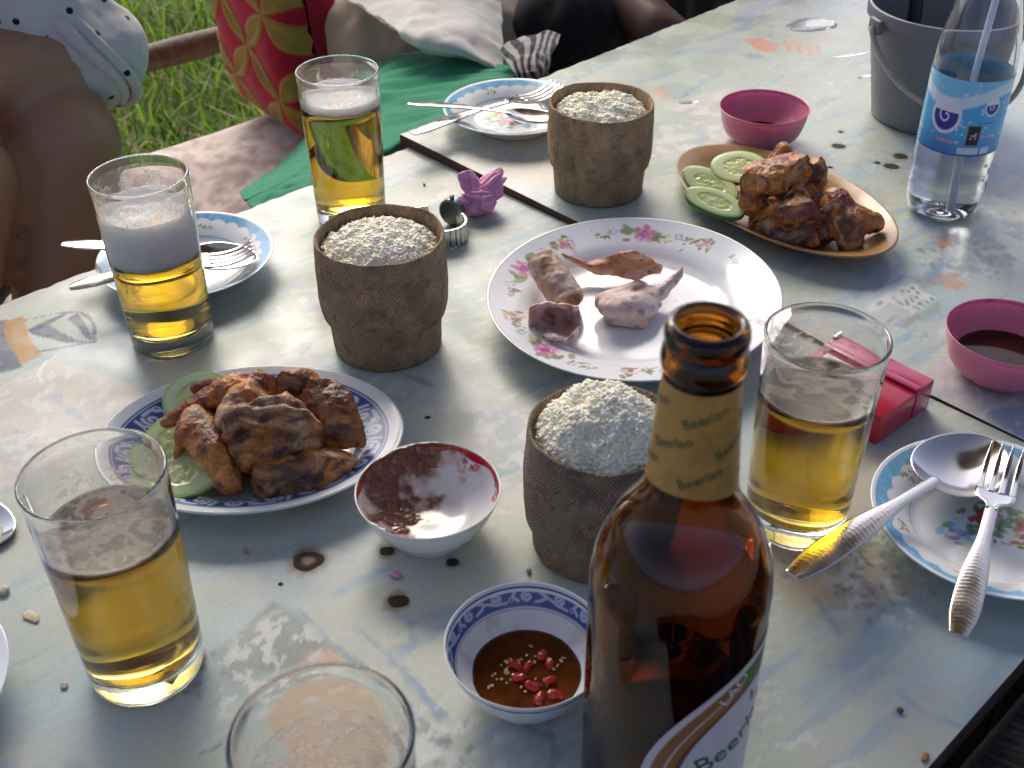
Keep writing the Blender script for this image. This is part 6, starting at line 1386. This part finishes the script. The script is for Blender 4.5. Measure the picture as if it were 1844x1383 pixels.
def red_cushion():
    # stuffed wedge pillow with cathedral-window patchwork: red ground, gold folded petals
    BLc = np.array((-0.4051, 1.7651, -0.2350)); BRc = np.array((-0.2629, 1.5951, -0.2450)); up = np.array([-0.05, 0.10, 0.40]); TLc = BLc + up; TRc = BRc + up
    nu, nv = 150, 190; u = np.linspace(0, 1, nu)[:, None]; v = np.linspace(0, 1, nv)[None]
    G = (BLc * (1 - v[..., None]) + BRc * v[..., None]) * (1 - u[..., None]) + (TLc * (1 - v[..., None]) + TRc * v[..., None]) * u[..., None]
    nrm = np.cross(BRc - BLc, up); nrm /= np.linalg.norm(nrm); 
    if nrm[1] > 0: nrm = -nrm
    pf = lambda t: np.clip(1 - (2 * t - 1) ** 8, 0, 1) ** 0.6
    w_, h_ = np.linalg.norm(BRc - BLc), np.linalg.norm(up); X = v * w_ + 0 * u; Y = u * h_ + 0 * v; cell = 0.088
    # lattice turned a little
    a = R(45); x2 = (X * math.cos(a) + Y * math.sin(a)) / cell; y2 = (-X * math.sin(a) + Y * math.cos(a)) / cell
    fx, fy = x2 - np.floor(x2), y2 - np.floor(y2)
    # petals: lens on each lattice edge
    def lens(t, d): return 0.18 * np.sin(np.pi * np.clip(t, 0, 1)) ** 0.8 - np.abs(d)
    L_ = np.maximum(np.maximum(lens(fx, fy), lens(fx, fy - 1)), np.maximum(lens(fy, fx), lens(fy, fx - 1)))
    gold = sstep(-0.015, 0.015, L_); rnd = _hash(np.stack([np.floor(x2 + 0.5), np.floor(y2 + 0.5), 0 * x2], -1).astype(np.int64), 3)
    c = np.ones((nu, nv, 3)) * np.array((0.40, 0.010, 0.030)); c = mixc(c, gold, np.array((0.36, 0.225, 0.05))); c = c * (0.85 + 0.3 * fbm(np.stack([X, Y], -1), 120, 4, 2))[..., None]
    hgt = 0.055 * pf(u) * pf(v) + 0.006 * np.sin(np.pi * fx) * np.sin(np.pi * fy) + 0.0045 * gold * np.clip(1 - np.abs(L_ - 0.06) * 9, 0, 1)
    A = G + nrm * hgt[..., None]; B = G - nrm * (0.11 * pf(u) * pf(v) * np.clip(1.1 - u, 0.15, 1))[..., None]
    f = gridfaces(nu, nv); k = nu * nv
    o = mesh_np('wedge_cushion', np.vstack([A.reshape(-1, 3), B.reshape(-1, 3)]), np.vstack([f, f[:, ::-1] + k]), fabric('patchwork_cotton', (1, 1, 1), attr=True, bmp=(900, 0.2, 0.001)), col=np.vstack([c.reshape(-1, 3), np.ones((k, 3)) * np.array((0.40, 0.010, 0.030))]))
    tag(o, 'red wedge cushion with gold patchwork petals on the floor cushion', 'cushion')
red_cushion()

SKIN = pm('skin', (0.42, 0.225, 0.12), 0.5, sss=0.15, sssr=(0.006, 0.002, 0.001), mottle=(20, 0.1), bump=(500, 0.15, 0.0006))
HAIR = pm('black_hair', (0.012, 0.010, 0.009), 0.5, bump=(200, 0.5, 0.003))
def cloth_blob(name, specs, mat, parent, vox, seed, amp, sc=28):
    V, N, F = voxel(specs, vox, 6)
    st = fbm(V * np.array([1, 1, 0.45]), sc, seed, 3); V = V + N * ((1 - np.abs(st - 0.5) * 6) * amp)[:, None]
    return mesh_np(name, V, F, mat, parent)
def head_specs(c):
    c = np.array(c); return [('e', c + (0, 0, 0.01), (0.075, 0.09, 0.112), (0, 0, 0)), ('e', c + (0, -0.055, -0.05), (0.045, 0.045, 0.055), (0, 0, 0)), ('c', c + (0, -0.088, 0.01), 0.010, c + (0, -0.104, -0.022), 0.014), ('c', c + (0, 0.01, -0.08), 0.052, c + (0, 0.03, -0.20), 0.058), ('e', c + (0.078, 0, -0.01), (0.010, 0.018, 0.03), (0, 0, 0)), ('e', c + (-0.078, 0, -0.01), (0.010, 0.018, 0.03), (0, 0, 0))]
def dress_person(root, head, rot):
    c = np.array(head)
    V, N, F = voxel([('e', c + (0, 0.018, 0.030), (0.084, 0.094, 0.105), (0, 0, 0)), ('e', c + (0, 0.05, -0.04), (0.080, 0.060, 0.09), (0, 0, 0))], 0.008, 4)
    mesh_np('hair', V, F, HAIR, root)

# person on the left: rolled polka dot sleeve, forearm across a bare raised knee
p1 = thing('person', 'person in white polka dot shirt with rolled sleeve, forearm over bare knee', 'person')
ELB = np.array((-0.4548, 1.2265, 0.0350)); WR = np.array((-0.6085, 1.0743, 0.0550)); SH = np.array((-0.700, 1.235, 0.290))
KN = np.array((-0.4749, 1.1466, -0.0350)); AN = np.array((-0.5215, 1.0445, -0.3000)); KN2 = np.array((-0.5584, 1.0467, -0.0300)); AN2 = np.array((-0.6262, 0.9669, -0.3000)); HP = np.array((-0.760, 1.300, -0.230))
V, N, F = voxel([('c', ELB, 0.049, WR, 0.034), ('c', WR, 0.034, WR + (-0.05, -0.01, -0.01), 0.028), ('c', SH, 0.055, ELB, 0.046),
    ('c', KN, 0.057, AN, 0.042), ('c', KN2, 0.062, AN2, 0.042), ('c', HP, 0.085, KN, 0.060), ('c', HP, 0.085, KN2, 0.064), ('c', AN, 0.034, AN + (0.02, -0.10, -0.03), 0.026), ('c', AN2, 0.034, AN2 + (0.02, -0.10, -0.03), 0.026),
    ('c', HP, 0.11, (-0.80, 1.26, 0.26), 0.11), ('c', (-0.91, 1.20, 0.27), 0.055, (-0.98, 1.08, 0.02), 0.045), ('c', (-0.98, 1.08, 0.02), 0.044, WR + (-0.07, 0.02, 0), 0.030)] + head_specs((-0.80, 1.24, 0.54)), 0.0085, 7)
mesh_np('body', V, F, SKIN, p1)
dress_person(p1, (-0.80, 1.24, 0.54), 0)
def dots_mat():
    m = fabric('polka_cotton', (0.56, 0.53, 0.49), mott=(18, 0.06)); t = m.node_tree; b = t.nodes['Principled BSDF']; tc = [x for x in t.nodes if x.type == 'TEX_COORD'][0]
    vo = t.nodes.new('ShaderNodeTexVoronoi'); vo.inputs['Scale'].default_value = 44; vo.inputs['Randomness'].default_value = 0.30; t.links.new(tc.outputs['Object'], vo.inputs['Vector'])
    mr = t.nodes.new('ShaderNodeMapRange'); mr.inputs[1].default_value = 0.15; mr.inputs[2].default_value = 0.175; t.links.new(vo.outputs['Distance'], mr.inputs[0])
    mx = t.nodes.new('ShaderNodeMix'); mx.data_type = 'RGBA'; t.links.new(mr.outputs[0], mx.inputs[0]); mx.inputs[6].default_value = (0.012, 0.012, 0.02, 1)
    src = b.inputs['Base Color'].links[0].from_socket; t.links.new(src, mx.inputs[7]); t.links.new(mx.outputs[2], b.inputs['Base Color']); return m
DOT = dots_mat()
ad_ = (WR - ELB) / np.linalg.norm(WR - ELB); eu_ = np.array([0, 0.593, 0.805]); eu_ = eu_ - ad_ * (eu_ @ ad_); eu_ /= np.linalg.norm(eu_); es_ = np.cross(ad_, eu_)
cloth_blob('sleeve', [('c', ELB, 0.0575, SH, 0.090), ('c', ELB + eu_ * 0.016, 0.046, ELB + ad_ * 0.055 + eu_ * 0.020, 0.036), ('c', ELB - ad_ * 0.006, 0.056, ELB, 0.056)], DOT, p1, 0.005, 3, 0.0035)
for off, rr_, tr_ in ((0.000, 0.0530, 0.0075), (-0.016, 0.0560, 0.0065)):
    fi = np.linspace(0, 2 * np.pi, 73); aa = 0.026 + off + 0.034 * np.cos(fi) + 0.004 * np.sin(3 * fi)
    V, F = tube(ELB + ad_ * aa[:, None] + rr_ * (0.98 + 0.05 * vn(np.c_[np.cos(fi), np.sin(fi)], 2, 3))[:, None] * (np.cos(fi)[:, None] * eu_ + np.sin(fi)[:, None] * es_) , tr_, 14, False)
    mesh_np('sleeve_cuff', V, F, DOT, p1)
cloth_blob('shirt', [('c', HP + (0, 0, 0.05), 0.135, (-0.80, 1.26, 0.27), 0.14), ('c', (-0.91, 1.20, 0.27), 0.085, (-0.975, 1.09, 0.05), 0.07), ('c', (-0.80, 1.26, 0.27), 0.12, SH, 0.085)], DOT, p1, 0.009, 5, 0.006, 16)
cloth_blob('shorts', [('c', HP, 0.125, HP + (0.02, 0.02, 0), 0.12), ('c', HP, 0.10, HP * 0.45 + KN * 0.55, 0.072), ('c', HP, 0.10, HP * 0.45 + KN2 * 0.55, 0.074)], fabric('dark_cotton', (0.02, 0.02, 0.025)), p1, 0.009, 7, 0.004)

# person in beige trousers, white shirt and green sarong
p2 = thing('person', 'person in white shirt and beige trousers with green cloth over the lap', 'person')
HB = np.array((-0.1122, 2.0853, -0.1300)); KB = np.array((-0.2036, 1.6775, -0.1150)); KC = np.array((-0.0082, 1.6343, -0.1000)); TS = HB + np.array([-0.05, 0.20, 0.02]); TT = TS + np.array([0.0, 0.0, 0.46])
V, N, F = voxel([('c', TS, 0.12, TT, 0.11), ('c', TS, 0.095, KB, 0.056), ('c', TS, 0.095, KC, 0.056), ('c', KB, 0.052, KB + (0.14, 0.02, -0.10), 0.04), ('c', KC, 0.052, KC + (-0.14, 0.03, -0.11), 0.04), ('c', TT + (0.17, -0.02, -0.03), 0.05, TT + (0.24, -0.12, -0.30), 0.042), ('c', TT + (-0.17, -0.02, -0.03), 0.05, TT + (-0.22, -0.10, -0.30), 0.042), ('c', TT + (0.24, -0.12, -0.30), 0.04, TT + (0.10, -0.22, -0.42), 0.03), ('c', TT + (-0.22, -0.10, -0.30), 0.04, TT + (-0.08, -0.20, -0.42), 0.03), ('c', TT + (-0.16, 0, -0.03), 0.06, TT + (0.16, 0, -0.03), 0.06)] + head_specs(TT + (0, -0.03, 0.26)), 0.010, 6)
mesh_np('body', V, F, SKIN, p2); dress_person(p2, TT + (0, -0.03, 0.26), 0)
BEIGE = fabric('beige_cotton', (0.50, 0.39, 0.30), mott=(14, 0.12)); WHT = fabric('white_cotton', (0.60, 0.58, 0.53), mott=(14, 0.06))
cloth_blob('trousers', [('c', TS, 0.13, KB, 0.070), ('c', TS, 0.13, KC, 0.070), ('c', KB, 0.068, KB + (0.14, 0.02, -0.09), 0.055), ('c', KC, 0.066, KC + (-0.13, 0.03, -0.10), 0.055), ('c', KB, 0.068, KC, 0.055)], BEIGE, p2, 0.007, 11, 0.006, 22)
cloth_blob('shirt', [('c', TS + (0, 0, 0.06), 0.145, TT, 0.135), ('c', TT + (0.17, -0.02, -0.03), 0.085, TT + (0.225, -0.10, -0.24), 0.07), ('c', TT + (-0.17, -0.02, -0.03), 0.085, TT + (-0.21, -0.09, -0.24), 0.07)], WHT, p2, 0.010, 13, 0.006, 14)
G = loft([[(-0.2401, 1.7178, -0.0200), (-0.1757, 1.6557, -0.0100), (-0.1099, 1.6076, 0.0000), (-0.0573, 1.6262, -0.0100), (-0.0073, 1.6643, -0.0300)], [(-0.2233, 1.5924, -0.0220), (-0.1672, 1.5523, -0.0120), (-0.1088, 1.5142, -0.0040), (-0.0561, 1.5191, -0.0120), (-0.0074, 1.5750, -0.0400)], [(-0.2138, 1.5716, -0.0260), (-0.1540, 1.4617, -0.0120), (-0.0994, 1.4042, -0.0040), (-0.0477, 1.4072, -0.0140), (-0.0067, 1.4523, -0.0450)], [(-0.2119, 1.6055, -0.0340), (-0.1504, 1.4483, -0.0160), (-0.1067, 1.3780, -0.0140), (-0.0510, 1.3622, -0.0240), (-0.0055, 1.3737, -0.0500)], [(-0.2139, 1.6806, -0.0600), (-0.1542, 1.5276, -0.0450), (-0.1102, 1.4594, -0.0450), (-0.0525, 1.4391, -0.0550), (-0.0078, 1.4176, -0.0700)]], 70, 90)
G += gnormals(G) * ((fbm(G * np.array([1, 1, .6]), 26, 5, 3) - 0.5) * 0.016)[..., None]; V, F = thicken(G, 0.003); mesh_np('shirt_tail', V, F, WHT, p2)
# green cloth in the lap, at the table edge
g_ = loft([[(-0.3470, 1.3476, -0.2000), (-0.2920, 1.4871, -0.2000), (-0.2283, 1.7935, -0.2000), (-0.1253, 1.8776, -0.2000), (-0.0325, 1.8493, -0.2000), (0.0525, 1.7805, -0.2000)], [(-0.2691, 1.0502, -0.0550), (-0.2230, 1.1788, -0.0700), (-0.1653, 1.4259, -0.0700), (-0.0904, 1.4496, -0.0600), (-0.0252, 1.4133, -0.0550), (0.0311, 1.3509, -0.0450)], [(-0.2571, 1.0140, -0.0400), (-0.2012, 1.1172, -0.0500), (-0.1411, 1.2823, -0.0520), (-0.0778, 1.3335, -0.0460), (-0.0207, 1.3343, -0.0400), (0.0303, 1.3141, -0.0340)], [(-0.2478, 0.9877, -0.0300), (-0.1883, 1.0724, -0.0360), (-0.1193, 1.1753, -0.0360), (-0.0607, 1.2373, -0.0340), (-0.0104, 1.2781, -0.0300), (0.0297, 1.2904, -0.0300)], [(-0.2481, 0.9957, -0.0450), (-0.1802, 1.0678, -0.0450), (-0.1095, 1.1563, -0.0450), (-0.0483, 1.2284, -0.0450), (-0.0009, 1.2781, -0.0450), (0.0318, 1.2938, -0.0450)], [(-0.3299, 1.3242, -0.2200), (-0.2396, 1.4201, -0.2200), (-0.1457, 1.5378, -0.2200), (-0.0642, 1.6337, -0.2200), (-0.0013, 1.6998, -0.2200), (0.0423, 1.7206, -0.2200)]], 110, 150)
g_ += gnormals(g_) * ((1 - np.abs(fbm(g_ * np.array([0.5, 1.6, 1]), 16, 5, 3) - 0.5) * 5) * 0.005)[..., None]; V, F = thicken(g_, 0.002); gc = mesh_np('green_cloth', V, F, fabric('green_cotton', (0.012, 0.22, 0.105), mott=(14, 0.15)))
tag(gc, 'green cloth draped over a lap at the left table edge', 'cloth')
# black and white striped scarf
s_ = loft([[(-0.0105, 1.3764, -0.0200), (0.0066, 1.3788, -0.0100), (0.0307, 1.3974, -0.0100), (0.0484, 1.4150, -0.0150), (0.0644, 1.4167, -0.0200)], [(-0.0050, 1.3198, -0.0100), (0.0094, 1.3105, 0.0000), (0.0303, 1.3207, 0.0000), (0.0460, 1.3412, -0.0050), (0.0590, 1.3675, -0.0120)], [(0.0027, 1.2828, -0.0080), (0.0154, 1.2752, 0.0000), (0.0314, 1.2816, 0.0000), (0.0416, 1.3042, -0.0060), (0.0502, 1.3271, -0.0120)], [(0.0120, 1.2640, -0.0140), (0.0215, 1.2603, -0.0100), (0.0317, 1.2667, -0.0100), (0.0398, 1.2835, -0.0140), (0.0457, 1.3057, -0.0200)], [(0.0144, 1.3124, -0.0400), (0.0238, 1.3191, -0.0400), (0.0345, 1.3257, -0.0400), (0.0428, 1.3360, -0.0400), (0.0484, 1.3430, -0.0400)]], 90, 110)
s_ += gnormals(s_) * ((fbm(s_, 40, 5, 2) - 0.5) * 0.016)[..., None]; uu = np.linspace(0, 1, 90)[:, None]; vv = np.linspace(0, 1, 110)[None]
ph = vv * 6.0 + 0.35 * np.sin(uu * 9 + vv * 7) + 0.5 * uu; st = ((ph % 1) < 0.5).astype(float); c = mixc(np.ones((90, 110, 3)) * np.array((0.015, 0.014, 0.016)), st, (0.34, 0.32, 0.30)).reshape(-1, 3)
V, F = thicken(s_, 0.003); sc = mesh_np('striped_scarf', V, F, fabric('striped_cotton', (1, 1, 1), attr=True), col=np.vstack([c, c])); tag(sc, 'black and white striped scarf between green cloth and dark clothes', 'scarf')

# person in dark clothes at the far left side of the table
p3 = thing('person', 'person in dark clothes at the far end, brown forearm near table edge', 'person')
T3 = np.array((0.235, 2.02, -0.20)); N3 = T3 + np.array([0, 0, 0.50]); K3 = np.array((0.0755, 1.6264, -0.0900)); K4 = np.array((0.3297, 1.8421, -0.0800)); E3 = np.array((0.2051, 1.5550, -0.0600)); 
V, N, F = voxel([('c', T3, 0.12, N3, 0.11), ('c', T3, 0.09, K3, 0.05), ('c', T3, 0.09, K4, 0.05), ('c', K3, 0.05, K3 + (0.15, 0.10, -0.10), 0.04), ('c', N3 + (0.18, 0, -0.04), 0.052, N3 + (0.26, -0.10, -0.30), 0.042), ('c', N3 + (-0.18, 0, -0.04), 0.052, N3 + (-0.20, -0.12, -0.28), 0.044), ('c', N3 + (-0.20, -0.12, -0.28), 0.042, E3, 0.034), ('c', E3, 0.034, E3 + (0.06, -0.03, -0.03), 0.026), ('c', N3 + (0.26, -0.10, -0.30), 0.04, (0.40, 1.85, 0.03), 0.03), ('c', N3 + (-0.16, 0, -0.04), 0.06, N3 + (0.16, 0, -0.04), 0.06)] + head_specs(N3 + (0, -0.03, 0.26)), 0.010, 6)
mesh_np('body', V, F, pm('dark_skin', (0.12, 0.05, 0.034), 0.5, mottle=(20, 0.15)), p3); dress_person(p3, N3 + (0, -0.03, 0.26), 0)
BLK = fabric('black_cotton', (0.010, 0.0095, 0.0105), mott=(14, 0.2))
cloth_blob('trousers', [('c', T3, 0.135, K3, 0.085), ('c', T3, 0.135, K4, 0.085), ('c', K3, 0.085, K3 + (0.15, 0.10, -0.10), 0.06), ('c', K3, 0.085, K4, 0.075), ('c', K4, 0.08, K4 + (0.10, 0.08, -0.06), 0.07)], BLK, p3, 0.009, 17, 0.006, 18)
cloth_blob('shirt', [('c', T3 + (0, 0, 0.05), 0.15, N3, 0.14), ('c', N3 + (0.18, 0, -0.04), 0.085, N3 + (0.25, -0.09, -0.25), 0.065), ('c', N3 + (-0.18, 0, -0.04), 0.085, N3 + (-0.195, -0.11, -0.25), 0.065)], BLK, p3, 0.010, 19, 0.006, 14)
# black ribbed cloth past the right hand table edge
sv = np.linspace(-0.75, 0.10, 420); tv = np.linspace(0, 1, 60); S, T = np.meshgrid(sv, tv, indexing='ij'); tt = TW + 0.006 + T * 0.36
q = OC + S[..., None] * E1 + tt[..., None] * E2
z = -0.020 + 0.045 * np.sin(T * 2.4) - 0.03 * T + (fbm(q, 9, 3, 3) - 0.5) * 0.05 * np.clip(T * 4, 0, 1) + 0.0012 * np.sin(S * 2 * np.pi / 0.0052) + 0.006 * np.sin(S * 2 * np.pi / 0.045 + T * 3) * np.clip(T * 5, 0, 1)
z[:, 0] = -0.03
G = np.concatenate([q, z[..., None]], -1); G0 = G[:, :1].copy(); G0[..., 2] = FZ; G1 = G[:, -1:].copy(); G1[..., 2] = FZ
V, F = thicken(np.concatenate([G0, G, G1], 1), 0.003); kb = mesh_np('ribbed_cloth', V, F, fabric('black_rib_knit', (0.012, 0.010, 0.011), mott=(14, 0.3))); tag(kb, 'black ribbed cloth past the table edge at lower right', 'cloth')
